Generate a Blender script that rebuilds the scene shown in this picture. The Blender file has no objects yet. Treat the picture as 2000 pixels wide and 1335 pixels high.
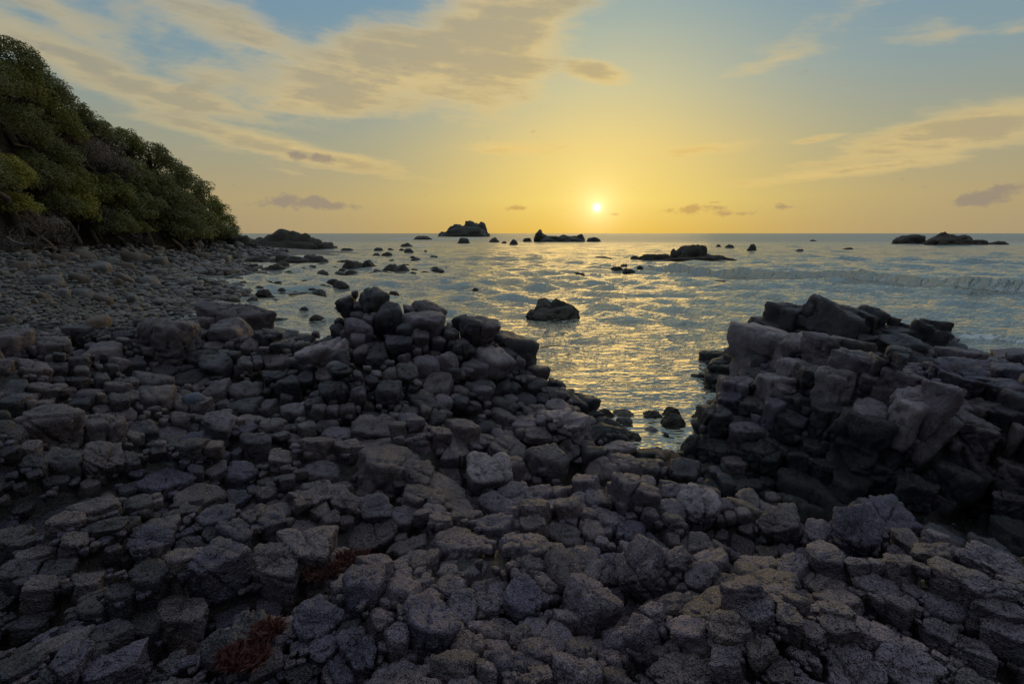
import bpy, bmesh, math
import numpy as np
from mathutils import Vector

rng = np.random.default_rng(7)
scene = bpy.context.scene
col = scene.collection

# ------------------------------------------------------------------ camera
HC = 3.4                                   # eye height above the sea (metres)
FP = 960.0                                 # focal length in photo pixels (photo is 2000 wide)
PITCH = math.atan(212.0 / FP)
cam_data = bpy.data.cameras.new("camera")
cam = bpy.data.objects.new("camera", cam_data)
col.objects.link(cam)
cam_data.sensor_width = 36.0
cam_data.lens = 36.0 * FP / 2000.0
cam_data.clip_start = 0.05
cam_data.clip_end = 60000.0
cam.location = (0, 0, HC)
cam.rotation_euler = (math.pi / 2 - PITCH, 0, 0)
scene.camera = cam

CP, SP = math.cos(PITCH), math.sin(PITCH)
EYE = np.array([0, 0, HC])
FWD = np.array([0, CP, -SP]); UPV = np.array([0, SP, CP]); RGT = np.array([1.0, 0, 0])

def ray(u, v):
    d = FWD + (u - 1000.0) / FP * RGT + (667.5 - v) / FP * UPV
    return d
def at_z(u, v, z):
    d = ray(u, v); return EYE + d * ((z - HC) / d[2])
def at_y(u, v, y):
    d = ray(u, v); return EYE + d * (y / d[1])
def azel(u, v):
    d = ray(u, v); d = d / np.linalg.norm(d)
    return math.atan2(d[0], d[1]), math.asin(d[2])

# ------------------------------------------------------------------ world: evening sky with clouds
SUN_AZ, SUN_EL = azel(1166, 405)
world = bpy.data.worlds.new("World"); scene.world = world
world.use_nodes = True
NT = world.node_tree; NT.nodes.clear()

class S:                                   # tiny wrapper: arithmetic on shader sockets
    nt = None
    def __init__(s, x): s.x = x
    @staticmethod
    def m(op, *a):
        n = S.nt.nodes.new('ShaderNodeMath'); n.operation = op
        for i, v in enumerate(a):
            if isinstance(v, S): S.nt.links.new(v.x, n.inputs[i])
            else: n.inputs[i].default_value = v
        return S(n.outputs[0])
    def __add__(s, o): return S.m('ADD', s, o)
    __radd__ = __add__
    def __sub__(s, o): return S.m('SUBTRACT', s, o)
    def __rsub__(s, o): return S.m('SUBTRACT', o, s)
    def __mul__(s, o): return S.m('MULTIPLY', s, o)
    __rmul__ = __mul__
    def __truediv__(s, o): return S.m('DIVIDE', s, o)
def smooth(x, a, b):
    n = S.nt.nodes.new('ShaderNodeMapRange'); n.interpolation_type = 'SMOOTHSTEP'
    S.nt.links.new(x.x, n.inputs[0]); n.inputs[1].default_value = a; n.inputs[2].default_value = b
    return S(n.outputs[0])
def comb(x, y, z):
    n = S.nt.nodes.new('ShaderNodeCombineXYZ')
    for i, v in enumerate((x, y, z)):
        if isinstance(v, S): S.nt.links.new(v.x, n.inputs[i])
        else: n.inputs[i].default_value = v
    return n.outputs[0]
def noise(vec, scale, detail=5.0, rough=0.55, dist=0.0, col_out=False):
    n = S.nt.nodes.new('ShaderNodeTexNoise')
    if vec is not None: S.nt.links.new(vec, n.inputs['Vector'])
    n.inputs['Scale'].default_value = scale; n.inputs['Detail'].default_value = detail
    n.inputs['Roughness'].default_value = rough; n.inputs['Distortion'].default_value = dist
    return n.outputs['Color'] if col_out else S(n.outputs['Fac'])
def mixc(f, a, b, mode='MIX'):
    n = S.nt.nodes.new('ShaderNodeMix'); n.data_type = 'RGBA'; n.blend_type = mode
    for i, v in ((0, f), (6, a), (7, b)):
        if isinstance(v, S): S.nt.links.new(v.x, n.inputs[i])
        elif isinstance(v, bpy.types.NodeSocket): S.nt.links.new(v, n.inputs[i])
        elif i == 0: n.inputs[0].default_value = v
        else: n.inputs[i].default_value = (*v[:3], 1)
    return n.outputs[2]
def srgb(r, g, b):
    f = lambda c: (c / 255 / 12.92) if c / 255 <= 0.04045 else ((c / 255 + 0.055) / 1.055) ** 2.4
    return (f(r), f(g), f(b))
def ramp(fac, stops):
    n = S.nt.nodes.new('ShaderNodeValToRGB'); e = n.color_ramp.elements
    while len(e) < len(stops): e.new(0.5)
    for k, (p, c) in enumerate(stops):
        e[k].position = p; e[k].color = (*c, 1)
    S.nt.links.new(fac.x, n.inputs[0]); return n.outputs[0]

S.nt = NT
tc = NT.nodes.new('ShaderNodeTexCoord')
sep = NT.nodes.new('ShaderNodeSeparateXYZ'); NT.links.new(tc.outputs['Generated'], sep.inputs[0])
DX, DY, DZ = (S(sep.outputs[i]) for i in range(3))
AZ = S.m('ARCTAN2', DX, DY); EL = S.m('ARCSINE', S.m('MINIMUM', S.m('MAXIMUM', DZ, -1.0), 1.0))
ELP = S.m('MAXIMUM', EL, 0.0)
d2r = math.radians
E = lambda deg: deg / 90.0
elf = ELP * (2 / math.pi)
away = ramp(elf, [(E(0), srgb(172, 154, 120)), (E(3.5), srgb(180, 162, 122)), (E(9), srgb(160, 162, 142)),
                  (E(15), srgb(136, 158, 164)), (E(21), srgb(120, 152, 172)), (E(27), srgb(106, 143, 176)),
                  (E(90), srgb(112, 146, 178))])
near = ramp(elf, [(E(0), srgb(234, 190, 78)), (E(3.5), srgb(248, 216, 110)), (E(9), srgb(240, 212, 130)),
                  (E(15), srgb(208, 200, 156)), (E(21), srgb(166, 180, 170)), (E(27), srgb(138, 165, 178)),
                  (E(90), srgb(112, 146, 178))])
da = AZ - SUN_AZ
gx = da / (0.36 - ELP * 0.22)
glow = S.m('EXPONENT', (gx * gx) * -1.0)
base = mixc(glow, away, near)
# physical sky of the same sun, blended in
sky = NT.nodes.new('ShaderNodeTexSky'); sky.sky_type = 'NISHITA'; sky.sun_disc = False
sky.sun_elevation = SUN_EL; sky.sun_rotation = SUN_AZ; sky.altitude = 0; sky.dust_density = 1.0
skys = NT.nodes.new('ShaderNodeVectorMath'); skys.operation = 'SCALE'
NT.links.new(sky.outputs[0], skys.inputs[0]); skys.inputs['Scale'].default_value = 0.02
base = mixc(0.05, base, skys.outputs[0])
# ---- clouds
inv = S.m('DIVIDE', 1.0, S.m('MAXIMUM', DZ, 0.0) + 0.16)
pl = comb(DX * inv, DY * inv * 1.0, 0.0)
n_big = noise(pl, 1.5, 2.0, 0.5)
pl2 = comb(DX * inv + (AZ * 0.6), DY * inv * 1.5 + (n_big * 0.5), 3.7)
n_mid = noise(pl2, 2.7, 5.0, 0.6)
streak = noise(comb(AZ * 5.0 + EL * 6.0, EL * 42.0 + AZ * 3.0, n_big * 2.0), 1.0, 5.0, 0.62)
cdens = n_mid * 0.6 + streak * 0.4
AEV = comb(AZ, EL, 0.0)
def ellipse(u, v, rx, ry, ang, w):
    a0, e0 = azel(u, v); k = 1.4 / FP
    m = NT.nodes.new('ShaderNodeMapping'); m.vector_type = 'TEXTURE'; NT.links.new(AEV, m.inputs[0])
    m.inputs['Location'].default_value = (a0, e0, 0); m.inputs['Rotation'].default_value = (0, 0, d2r(ang))
    m.inputs['Scale'].default_value = (rx * k / math.cos(e0), ry * k, 1)
    g = NT.nodes.new('ShaderNodeTexGradient'); g.gradient_type = 'QUADRATIC_SPHERE' if False else 'SPHERICAL'
    NT.links.new(m.outputs[0], g.inputs[0])
    return S(g.outputs['Fac']) * (w * 1.25)
CL = [(975, 70, 165, 120, 25, 1.0), (800, 130, 300, 75, 10, .95), (640, 190, 180, 42, 4, .9), (500, 75, 280, 60, -16, .62),
      (430, 20, 200, 40, -10, .5), (330, 70, 170, 50, -20, .36),
      (150, 120, 270, 44, -22, .74), (310, 180, 170, 26, -8, .9), (120, 30, 150, 46, -28, .58), (420, 150, 120, 35, -5, .55),
      (540, 285, 240, 22, -10, .85), (640, 308, 120, 17, -3, .9), (560, 335, 60, 8, -8, .45), (1165, 142, 80, 24, -12, .85),
      (1890, 255, 200, 38, 8, .9), (1680, 330, 210, 13, 5, .75), (1590, 273, 70, 8, 6, .55),
      (1510, 120, 110, 20, 8, .48), (1630, 50, 220, 45, 20, .32), (1850, 65, 90, 28, -20, .42),
      (1000, 290, 130, 14, 0, .7), (1370, 290, 110, 13, 2, .65), (1260, 310, 150, 10, 2, .35), (1980, 60, 60, 26, 0, .4)]
fld = None
for c in CL:
    e = ellipse(*c); fld = e if fld is None else S.m('MAXIMUM', fld, e)
far_side = smooth(EL, 0.5, 0.75) * smooth(n_big, 0.30, 0.55) * 0.62     # unseen cloud overhead, its cover raised to throw more light down
back = smooth(S.m('ABSOLUTE', AZ), 1.0, 1.4) * smooth(n_big, 0.42, 0.7) * smooth(EL, 0.02, 0.2) * 0.8
fld = S.m('MAXIMUM', fld, S.m('MAXIMUM', far_side, back))
cv = S.m('MINIMUM', fld, 0.95) * 0.88 + cdens * 1.4 - 0.86
amask = smooth(cv, 0.06, 0.56)
thick = smooth(cv + (streak - 0.5) * 0.7 + (n_mid - 0.5) * 0.5, 0.22, 0.72)
warm = S.m('EXPONENT', ((da / 0.9) * (da / 0.9) + (ELP / 0.62) * (ELP / 0.62)) * -1.0)
c_lit = mixc(warm, srgb(190, 180, 148), srgb(242, 205, 122))
c_body = mixc(warm, srgb(152, 153, 142), srgb(194, 170, 118))
lowgold = S.m('EXPONENT', (gx * gx) * -1.2) * (1.0 - smooth(EL, 0.12, 0.3))
c_body = mixc(lowgold * 0.8, c_body, srgb(236, 192, 92))
ccol = mixc(thick, c_lit, c_body)
base = mixc(amask * 0.80, base, ccol)
# ---- small grey cumulus near the horizon
LOW = [(590, 395, 70, 17, 0, .9), (665, 402, 40, 12, 0, .8), (490, 400, 55, 10, 0, .55), (1345, 411, 55, 11, 0, .9), (1400, 394, 16, 4, 0, .7),
       (1440, 416, 30, 6, 0, .6), (1550, 404, 40, 8, 0, .6), (1930, 384, 40, 18, 10, .95), (1010, 405, 30, 8, 0, .7), (1200, 418, 24, 5, 0, .65),
       (625, 310, 70, 12, 0, .9), (1870, 372, 20, 5, 0, .4)]
lf = None
for c in LOW:
    e = ellipse(*c); lf = e if lf is None else S.m('MAXIMUM', lf, e)
ln = noise(comb(AZ * 30.0, EL * 46.0, 1.3), 1.0, 3.0, 0.55)
lm = smooth(lf * 0.7 + ln * 1.5 - 0.8, 0.22, 0.55)
c_low = mixc(S.m('EXPONENT', (gx * gx) * -1.4), srgb(143, 132, 122), srgb(205, 158, 72))
base = mixc(lm * 0.72, base, c_low)
# ---- sun: small bright disc and its aureole
sdir = (math.sin(SUN_AZ) * math.cos(SUN_EL), math.cos(SUN_AZ) * math.cos(SUN_EL), math.sin(SUN_EL))
ang = S.m('ARCCOSINE', S.m('MINIMUM', DX * sdir[0] + DY * sdir[1] + DZ * sdir[2], 1.0))
disc = 1.0 - smooth(ang, 0.001, 0.013)
aur = S.m('EXPONENT', ang * -42.0)
aur2 = S.m('EXPONENT', ang * -11.0)
def scalec(f, c):
    n = NT.nodes.new('ShaderNodeVectorMath'); n.operation = 'SCALE'; n.inputs[0].default_value = c
    NT.links.new(f.x, n.inputs['Scale']); return n.outputs[0]
def addc(a, b):
    n = NT.nodes.new('ShaderNodeVectorMath'); n.operation = 'ADD'
    NT.links.new(a, n.inputs[0]); NT.links.new(b, n.inputs[1]); return n.outputs[0]
base = addc(base, scalec(disc, (0.9, 0.85, 0.7)))
base = addc(base, scalec(aur, (0.50, 0.46, 0.34)))
base = addc(base, scalec(aur2, (0.10, 0.085, 0.05)))
side = smooth(DX * math.sin(SUN_AZ) + DY * math.cos(SUN_AZ), -0.6, 0.9)      # the sky away from the sunset is dimmer
dim = NT.nodes.new('ShaderNodeVectorMath'); dim.operation = 'SCALE'; NT.links.new(base, dim.inputs[0])
NT.links.new((1.0 - (1.0 - side) * (1.0 - smooth(EL, 0.35, 1.2)) * 0.70).x, dim.inputs['Scale']); base = dim.outputs[0]
bg = NT.nodes.new('ShaderNodeBackground'); bg.inputs['Strength'].default_value = 1.0
world.cycles.sampling_method = 'MANUAL'; world.cycles.sample_map_resolution = 512
NT.links.new(base, bg.inputs[0])
wo = NT.nodes.new('ShaderNodeOutputWorld'); NT.links.new(bg.outputs[0], wo.inputs[0])

# ------------------------------------------------------------------ sun lamp
sl = bpy.data.lights.new("sun", 'SUN'); so = bpy.data.objects.new("sun", sl); col.objects.link(so)
sl.energy = 0.16; sl.angle = math.radians(24); sl.color = (1.0, 0.62, 0.22)
so.rotation_euler = Vector(sdir).to_track_quat('Z', 'Y').to_euler()
so.location = (20, 60, 30)

scene.view_settings.view_transform = 'Standard'; scene.view_settings.look = 'None'
scene.view_settings.exposure = 0.0; scene.view_settings.gamma = 1.0
scene.view_settings.use_curve_mapping = False
scene.render.engine = 'CYCLES'
scene.cycles.use_denoising = True
scene.cycles.max_bounces = 4; scene.cycles.diffuse_bounces = 3; scene.cycles.glossy_bounces = 2
scene.cycles.transmission_bounces = 4; scene.cycles.caustics_reflective = False; scene.cycles.caustics_refractive = False
scene.cycles.sample_clamp_indirect = 4.0

# ------------------------------------------------------------------ numeric helpers
_perm = np.random.default_rng(3).permutation(256); _perm = np.concatenate([_perm, _perm, _perm])
_g = np.random.default_rng(4).normal(size=(256, 3)); _g /= np.linalg.norm(_g, axis=1)[:, None]
def pn(P):                                  # gradient noise, P (N,3) -> (N,)
    i = np.floor(P).astype(int); f = P - i; i &= 255
    w = f * f * f * (f * (f * 6 - 15) + 10)
    r = 0
    for a in (0, 1):
        for b in (0, 1):
            for c in (0, 1):
                h = _perm[_perm[_perm[i[:, 0] + a] + i[:, 1] + b] + i[:, 2] + c]
                d = (_g[h] * (f - np.array([a, b, c]))).sum(1)
                r = r + d * (w[:, 0] if a else 1 - w[:, 0]) * (w[:, 1] if b else 1 - w[:, 1]) * (w[:, 2] if c else 1 - w[:, 2])
    return r * 1.5
def nrm(v): return v / (np.linalg.norm(v) + 1e-12)

def link(name, me, parent=None, loc=(0, 0, 0)):
    o = bpy.data.objects.new(name, me); col.objects.link(o)
    o.location = tuple(float(c) for c in loc)
    if parent is not None: o.parent = parent
    return o
def tag(o, label=None, cat=None, group=None, kind=None):
    if label: o["label"] = label
    if cat: o["category"] = cat
    if group: o["group"] = group
    if kind: o["kind"] = kind
    return o
def empty(name, loc):
    o = bpy.data.objects.new(name, None); col.objects.link(o)
    o.empty_display_size = 0.3; o.location = tuple(float(c) for c in loc); return o
def mesh(name, V, F, mat, smooth_=True):
    """V (N,3), F (M,3) or (M,4)"""
    V = np.ascontiguousarray(V, dtype=np.float32); F = np.ascontiguousarray(F, dtype=np.int32)
    me = bpy.data.meshes.new(name); k = F.shape[1]
    me.vertices.add(len(V)); me.vertices.foreach_set("co", V.ravel())
    me.loops.add(F.size); me.loops.foreach_set("vertex_index", F.ravel())
    me.polygons.add(len(F)); me.polygons.foreach_set("loop_start", np.arange(0, F.size, k, dtype=np.int32))
    me.polygons.foreach_set("loop_total", np.full(len(F), k, dtype=np.int32))
    if smooth_: me.polygons.foreach_set("use_smooth", np.ones(len(F), dtype=bool))
    me.update(calc_edges=True)
    if mat is not None: me.materials.append(mat)
    return me
ICO = {}
for lv in (1, 2, 3, 4, 5):
    bm = bmesh.new(); bmesh.ops.create_icosphere(bm, subdivisions=lv, radius=1.0)
    ICO[lv] = (np.array([v.co[:] for v in bm.verts]), np.array([[v.index for v in f.verts] for f in bm.faces])); bm.free()
def tube(pts, rads, n=6):
    pts = np.asarray(pts, float); V = []; F = []
    for k, p in enumerate(pts):
        t = nrm(pts[min(k + 1, len(pts) - 1)] - pts[max(k - 1, 0)])
        a = nrm(np.cross(t, (0.3, 0.9, 0.2))); b = np.cross(t, a)
        for j in range(n):
            an = 2 * math.pi * j / n
            V.append(p + rads[k] * (math.cos(an) * a + math.sin(an) * b))
    for k in range(len(pts) - 1):
        for j in range(n):
            F.append((k * n + j, k * n + (j + 1) % n, (k + 1) * n + (j + 1) % n, (k + 1) * n + j))
    return np.array(V), np.array(F)
def merge(parts):
    V = []; F = []; o = 0
    for v, f in parts:
        V.append(v); F.append(f + o); o += len(v)
    return np.concatenate(V), np.concatenate(F)

# ------------------------------------------------------------------ materials
def new_mat(name):
    m = bpy.data.materials.new(name); m.use_nodes = True
    nt = m.node_tree; nt.nodes.clear(); S.nt = nt
    out = nt.nodes.new('ShaderNodeOutputMaterial')
    b = nt.nodes.new('ShaderNodeBsdfPrincipled'); nt.links.new(b.outputs[0], out.inputs[0])
    return m, nt, b
def setc(nt, b, key, v):
    if isinstance(v, S): nt.links.new(v.x, b.inputs[key])
    elif isinstance(v, bpy.types.NodeSocket): nt.links.new(v, b.inputs[key])
    else: b.inputs[key].default_value = v
def bump(nt, height, strength, dist, normal=None):
    n = nt.nodes.new('ShaderNodeBump'); nt.links.new(height.x, n.inputs['Height'])
    n.inputs['Strength'].default_value = strength; n.inputs['Distance'].default_value = dist
    if normal is not None: nt.links.new(normal, n.inputs['Normal'])
    return n.outputs[0]
def rock_mat(name, ca, cb, speck=0.26, lichen=0.0, rough=0.46, grain=1.0, lich_col=(0.23, 0.17, 0.05), rust=0.0, fine=1.0, spec=0.75, island=False):
    m, nt, b = new_mat(name)
    g = nt.nodes.new('ShaderNodeNewGeometry'); pos = g.outputs['Position']
    oi = nt.nodes.new('ShaderNodeObjectInfo'); rnd = S(g.outputs['Random Per Island'] if island else oi.outputs['Random'])
    big = noise(pos, 2.3 * fine, 2, 0.6); mid = noise(pos, 11 * fine, 4, 0.7); gr = noise(pos, 80 * fine, 2, 0.7)
    vo = nt.nodes.new('ShaderNodeTexVoronoi'); nt.links.new(pos, vo.inputs['Vector']); vo.inputs['Scale'].default_value = 120 * fine
    pit = smooth(S(vo.outputs['Distance']), 0.05, 0.55)
    c = mixc(smooth(big * 0.5 + mid * 0.5, 0.34, 0.66), ca, cb)
    tint = mixc(rnd, (0.45, 0.43, 0.43), (1.6, 1.55, 1.5)) if island else mixc(rnd, (0.84, 0.83, 0.86), (1.18, 1.14, 1.10)); c = mixc(1.0, c, tint, 'MULTIPLY')
    c = mixc(smooth(gr, 0.54, 0.70) * speck, c, tuple(min(.75, k * 2.2) for k in cb))
    c = mixc((1.0 - pit) * 0.8 * speck, c, tuple(k * 0.3 for k in ca))
    if lichen:
        ls = smooth(noise(pos, 6.0, 5, 0.7), 0.58, 0.66) * smooth(S(nt.nodes.new('ShaderNodeNewGeometry').outputs['Normal']) if False else gr, 0.35, 0.6)
        c = mixc(ls * lichen, c, lich_col)
    if rust:
        c = mixc(smooth(noise(pos, 3.1, 4, 0.6), 0.55, 0.7) * rust, c, (0.16, 0.055, 0.03))
    setc(nt, b, 'Base Color', c)
    setc(nt, b, 'Roughness', (mid * 0.3 + (rough - 0.15)))
    b.inputs['Specular IOR Level'].default_value = spec
    cr = nt.nodes.new('ShaderNodeTexVoronoi'); cr.feature = 'DISTANCE_TO_EDGE'
    wv = nt.nodes.new('ShaderNodeVectorMath'); wv.operation = 'ADD'
    nc = noise(pos, 5 * fine, 1, 0.6, 0, True); nt.links.new(pos, wv.inputs[0]); nt.links.new(nc, wv.inputs[1])
    nt.links.new(wv.outputs[0], cr.inputs['Vector']); cr.inputs['Scale'].default_value = 4.2 * fine
    crack = smooth(S(cr.outputs['Distance']), 0.0, 0.035)
    n1 = bump(nt, mid + crack * 0.35, 0.9, 0.04 * grain)
    n2 = bump(nt, gr + pit * 0.6, 0.9, 0.016 * grain, n1)
    nt.links.new(n2, b.inputs['Normal'])
    return m
ROCK = [rock_mat('basalt_grey', (0.127, 0.094, 0.117), (0.300, 0.219, 0.272)),
        rock_mat('basalt_brown', (0.116, 0.083, 0.092), (0.255, 0.185, 0.202)),
        rock_mat('basalt_violet', (0.079, 0.061, 0.092), (0.180, 0.137, 0.205)),
        rock_mat('basalt_pale', (0.235, 0.177, 0.202), (0.528, 0.396, 0.447), speck=0.35),
        rock_mat('basalt_dark', (0.044, 0.033, 0.042), (0.096, 0.073, 0.093), speck=0.35),
        rock_mat('basalt_lichen', (0.142, 0.101, 0.104), (0.322, 0.227, 0.229), lichen=0.5),
        rock_mat('basalt_rust', (0.115, 0.088, 0.080), (0.230, 0.176, 0.160), rust=0.25),
        rock_mat('basalt_tide_shade', (0.022, 0.019, 0.021), (0.052, 0.045, 0.048), speck=0.2)]
GREY, BROWN, VIOLET, PALE, DARK, LICHEN, RUST, TIDE_SHADE = range(8)
M_BED_SHADE = rock_mat('bedrock_crack_shade', (0.043, 0.033, 0.033), (0.088, 0.067, 0.064), speck=0.3)  # dark colour paints shade into the shallow cracks between blocks
M_COB = rock_mat('cobble_stone', (0.108, 0.094, 0.090), (0.259, 0.226, 0.216), speck=0.25, grain=0.4, rough=0.55, spec=0.6)
M_PEB = rock_mat('pebble_stone', (0.108, 0.094, 0.090), (0.259, 0.226, 0.216), speck=0.15, grain=0.4, rough=0.5, spec=0.6, island=True)
M_COBW = rock_mat('cobble_brown', (0.115, 0.085, 0.068), (0.23, 0.172, 0.138), speck=0.25, grain=0.4, rough=0.6, spec=0.5)
M_COBR = rock_mat('cobble_rusty', (0.14, 0.085, 0.055), (0.26, 0.155, 0.10), speck=0.25, grain=0.4)
M_SLATE = rock_mat('cobble_slate', (0.11, 0.12, 0.16), (0.17, 0.18, 0.23), speck=0.1, grain=0.25)
M_WET = rock_mat('wet_rock', (0.062, 0.048, 0.040), (0.135, 0.105, 0.086), speck=0.2, rough=0.5, spec=0.5)
M_SEAROCK = rock_mat('sea_rock', (0.070, 0.056, 0.042), (0.150, 0.120, 0.092), speck=0.2, rough=0.7, fine=0.25, grain=4.0)
# ------------------------------------------------------------------ terrain height (shore rock, beach, sea bed)
CTRL = [  # photo point and the height of the ground that is seen there
 (0,1335,1.75),(300,1335,1.8),(650,1335,1.85),(1000,1335,1.9),(1195,1330,1.1),(1400,1320,1.95),(1700,1300,2.0),(2000,1335,2.0),
 (100,1200,1.7),(400,1200,1.78),(650,1180,1.75),(850,1200,1.8),(1050,1200,1.78),(1205,1235,1.0),(1180,1180,1.3),(1290,1180,1.6),(1400,1200,1.75),(1600,1180,1.85),(1850,1180,1.9),(2000,1160,1.85),
 (50,1080,1.7),(250,1080,1.72),(450,1080,1.72),(620,1050,1.65),(745,1095,1.15),(880,1080,1.6),(1050,1080,1.6),(1150,1100,1.6),(1300,1100,1.55),(1480,1105,1.15),(1600,1100,1.4),(1740,1130,1.2),(1850,1110,1.65),(2000,1110,1.75),
 (100,950,1.75),(300,950,1.65),(450,980,1.65),(600,930,1.5),(750,960,1.45),(830,1000,1.35),(960,985,.5),(900,960,1.0),(1060,1010,1.3),(1150,1000,1.35),(1250,1030,1.3),(1380,1000,1.15),(1480,990,.85),(1580,1030,1.15),(1670,1040,1.25),(1780,1090,.3),(1950,1080,.05),(1900,1020,-.05),
 (100,800,1.95),(200,850,1.7),(330,880,1.4),(430,850,1.2),(520,880,1.3),(640,860,1.3),(750,880,1.35),(850,870,1.25),(940,880,1.3),(985,930,.85),(1020,960,.75),(1050,880,1.0),(1090,840,.95),(1110,940,.4),(1160,920,.7),(1190,960,.95),(1240,900,.4),(1330,920,.45),(1430,970,.5),(1560,985,.1),(1700,1030,0.),(1850,1040,0.),
 (0,700,2.0),(60,690,1.95),(200,700,1.8),(300,760,1.4),(330,650,1.8),(390,750,1.2),(470,740,1.3),(460,620,1.7),(560,680,1.4),(500,800,1.2),(600,780,1.3),
 (640,825,.95),(760,825,.85),(900,835,.85),(1010,810,.7),(640,690,1.9),(760,705,1.75),(870,705,1.6),(980,740,1.1),(1080,770,.75),(1150,800,.4),(1190,830,.2),
 (690,578,2.35),(820,615,2.0),(920,632,1.82),(1000,685,1.2),(1040,712,.95),(610,650,-.02),
 (0,640,1.35),(100,645,1.25),(200,640,1.1),(260,625,.45),(320,625,.02),(100,600,1.3),(0,600,1.5),(200,580,.9),(300,580,.5),(380,590,.03),(0,540,1.75),(100,540,1.5),(200,540,1.2),(300,540,.8),(400,545,.3),(450,550,-.05),
 (0,500,2.0),(150,500,1.7),(300,500,1.3),(400,500,.9),(470,505,.1),(300,482,2.0),(150,485,2.1),(0,490,2.3),(400,480,1.6),(460,478,1.5),(540,485,-.1),
 (1100,700,-.5),(1250,760,-.4),(1300,820,-.2),(1290,855,-.14),(1270,882,.1),(1335,862,-.12),(1205,850,-.02),(1250,840,-.15),(1340,830,-.2),(1230,815,-.2),(1310,875,-.05),(600,560,-.4),(800,540,-.6),(1000,560,-.8),(1300,600,-1),(1100,640,-.8),(1800,560,-1),(1900,640,-.8),(1000,480,-2),(1800,480,-2),(600,480,-1.5),(500,520,-.25),(560,600,-.2),(520,560,-.25),
 (1420,770,.75),(1480,720,1.1),(1560,700,1.3),(1640,740,1.3),(1700,765,1.35),(1780,785,1.32),(1870,810,1.3),(1990,815,1.25),(1400,830,.55),(1372,905,.1),(1450,950,.1),(1700,985,.1),(1850,1000,.05),(1560,960,.1),
 (1540,665,1.45),(1620,670,1.4),(1750,698,1.25),(1850,735,1.3),(1950,755,1.25),
 (1500,602,1.7),(1600,590,1.9),(1660,588,1.95),(1750,608,1.7),(1860,628,1.42),(1450,690,.3),(1400,680,.3),(1380,720,-.05),(1520,680,.9),(1640,690,.95),(1800,690,.85),(1750,650,1.25),(1870,680,.8),(1930,700,.72),(2000,690,.55),(1395,780,-.1),
 (2200,800,1.3),(2200,1000,.8),(2200,1200,1.9),(2200,700,.6),(2200,1335,2.0),(-200,1200,1.75),(-200,1000,1.8),(-200,800,1.9),(-200,700,1.9),(-200,600,1.6),(-200,520,2.2)]
HID = [(-3,10.6,-.2),(-1.5,10.6,-.4),(-.5,10.6,-.5),(.5,10.5,-.6),(6,13.8,-.6),(8,13.5,-.6),(10,13.3,-.6),(13,14,-.5),(16,14.5,-.4),
       (0,0,1.85),(-2,0,1.8),(2,0,1.9),(0,-2.5,1.9),(4,-2,1.9),(-4,-2,1.9),(-60,60,2.6),(-70,95,2.6),(-60,30,3.5)]
CW = np.array([at_z(*c) for c in CTRL] + [np.array(h, float) for h in HID])
def qmap(x, y):
    yy = np.maximum(y + 4.0, 0.3)
    return np.stack([x / yy * 3.0, 3.0 * np.log(yy)], -1)
CQ = qmap(CW[:, 0], CW[:, 1])
_K = np.linalg.norm(CQ[:, None] - CQ[None], axis=-1)
_n = len(CQ); _A = np.zeros((_n + 1, _n + 1)); _A[:_n, :_n] = -_K + np.eye(_n) * 0.004 * -1
_A[:_n, _n] = 1; _A[_n, :_n] = 1
_w = np.linalg.solve(_A, np.append(CW[:, 2], 0))
_QX = np.linspace(-9.0, 9.0, 700); _QY = np.linspace(3 * math.log(0.3), 3 * math.log(300), 700)
_gq = np.stack(np.meshgrid(_QX, _QY, indexing='ij'), -1).reshape(-1, 2)
_HG = np.empty(len(_gq))
for _a in range(0, len(_gq), 10000):
    _d = _gq[_a:_a + 10000]
    _k = np.sqrt((_d[:, 0, None] - CQ[None, :, 0]) ** 2 + (_d[:, 1, None] - CQ[None, :, 1]) ** 2)
    _HG[_a:_a + 10000] = -_k @ _w[:_n] + _w[_n]
_HG = _HG.reshape(700, 700)
def H0(x, y):
    x = np.asarray(x, float); y = np.asarray(y, float)
    yy = np.maximum(y + 4.0, 0.31)
    a = np.clip((x / yy * 3.0 - _QX[0]) / (_QX[1] - _QX[0]), 0, 698.999); b = np.clip((3.0 * np.log(yy) - _QY[0]) / (_QY[1] - _QY[0]), 0, 698.999)
    i = a.astype(int); j = b.astype(int); a = a - i; b = b - j
    return (_HG[i, j] * (1 - a) + _HG[i + 1, j] * a) * (1 - b) + (_HG[i, j + 1] * (1 - a) + _HG[i + 1, j + 1] * a) * b
def ledge(x, y):                       # neighbouring blocks step up and down together
    c = pn(np.stack([x * 1.9 + 17, y * 1.9 + 17, np.full_like(x, 17.4)], -1))
    return .13 * np.round(c * 2.6) / 1.3 * np.minimum(1, .35 + y / 4) * np.clip((12.5 - y) / 2, 0, 1)
def relief(x, y):
    sh = x.shape; x = x.ravel(); y = y.ravel(); w = np.clip(.5 + x / 1.4, 0, 1); o = np.zeros_like(x)
    def strike(deg, sc, st, ph):
        a = d2r(deg); s_ = -x * math.sin(a) + y * math.cos(a); l = x * math.cos(a) + y * math.sin(a)
        return pn(np.stack([s_ * sc, l * sc * st, o + ph], -1))
    L = strike(32, 2.1, .3, 1.5) * .6 + strike(32, 4.6, .3, 7.5) * .3; R = strike(-36, 2.1, .3, 3.5) * .6 + strike(-36, 4.6, .3, 9.5) * .3
    r = (L * (1 - w) + R * w) * .44 + .16 * pn(np.stack([x * 1.5, y * 1.5, o + 4.5], -1))
    fade = np.clip((12.5 - y) / 2.0, 0, 1) * np.clip((y + 1) / 3.0, .35, 1)
    return (r * fade).reshape(sh)
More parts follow.
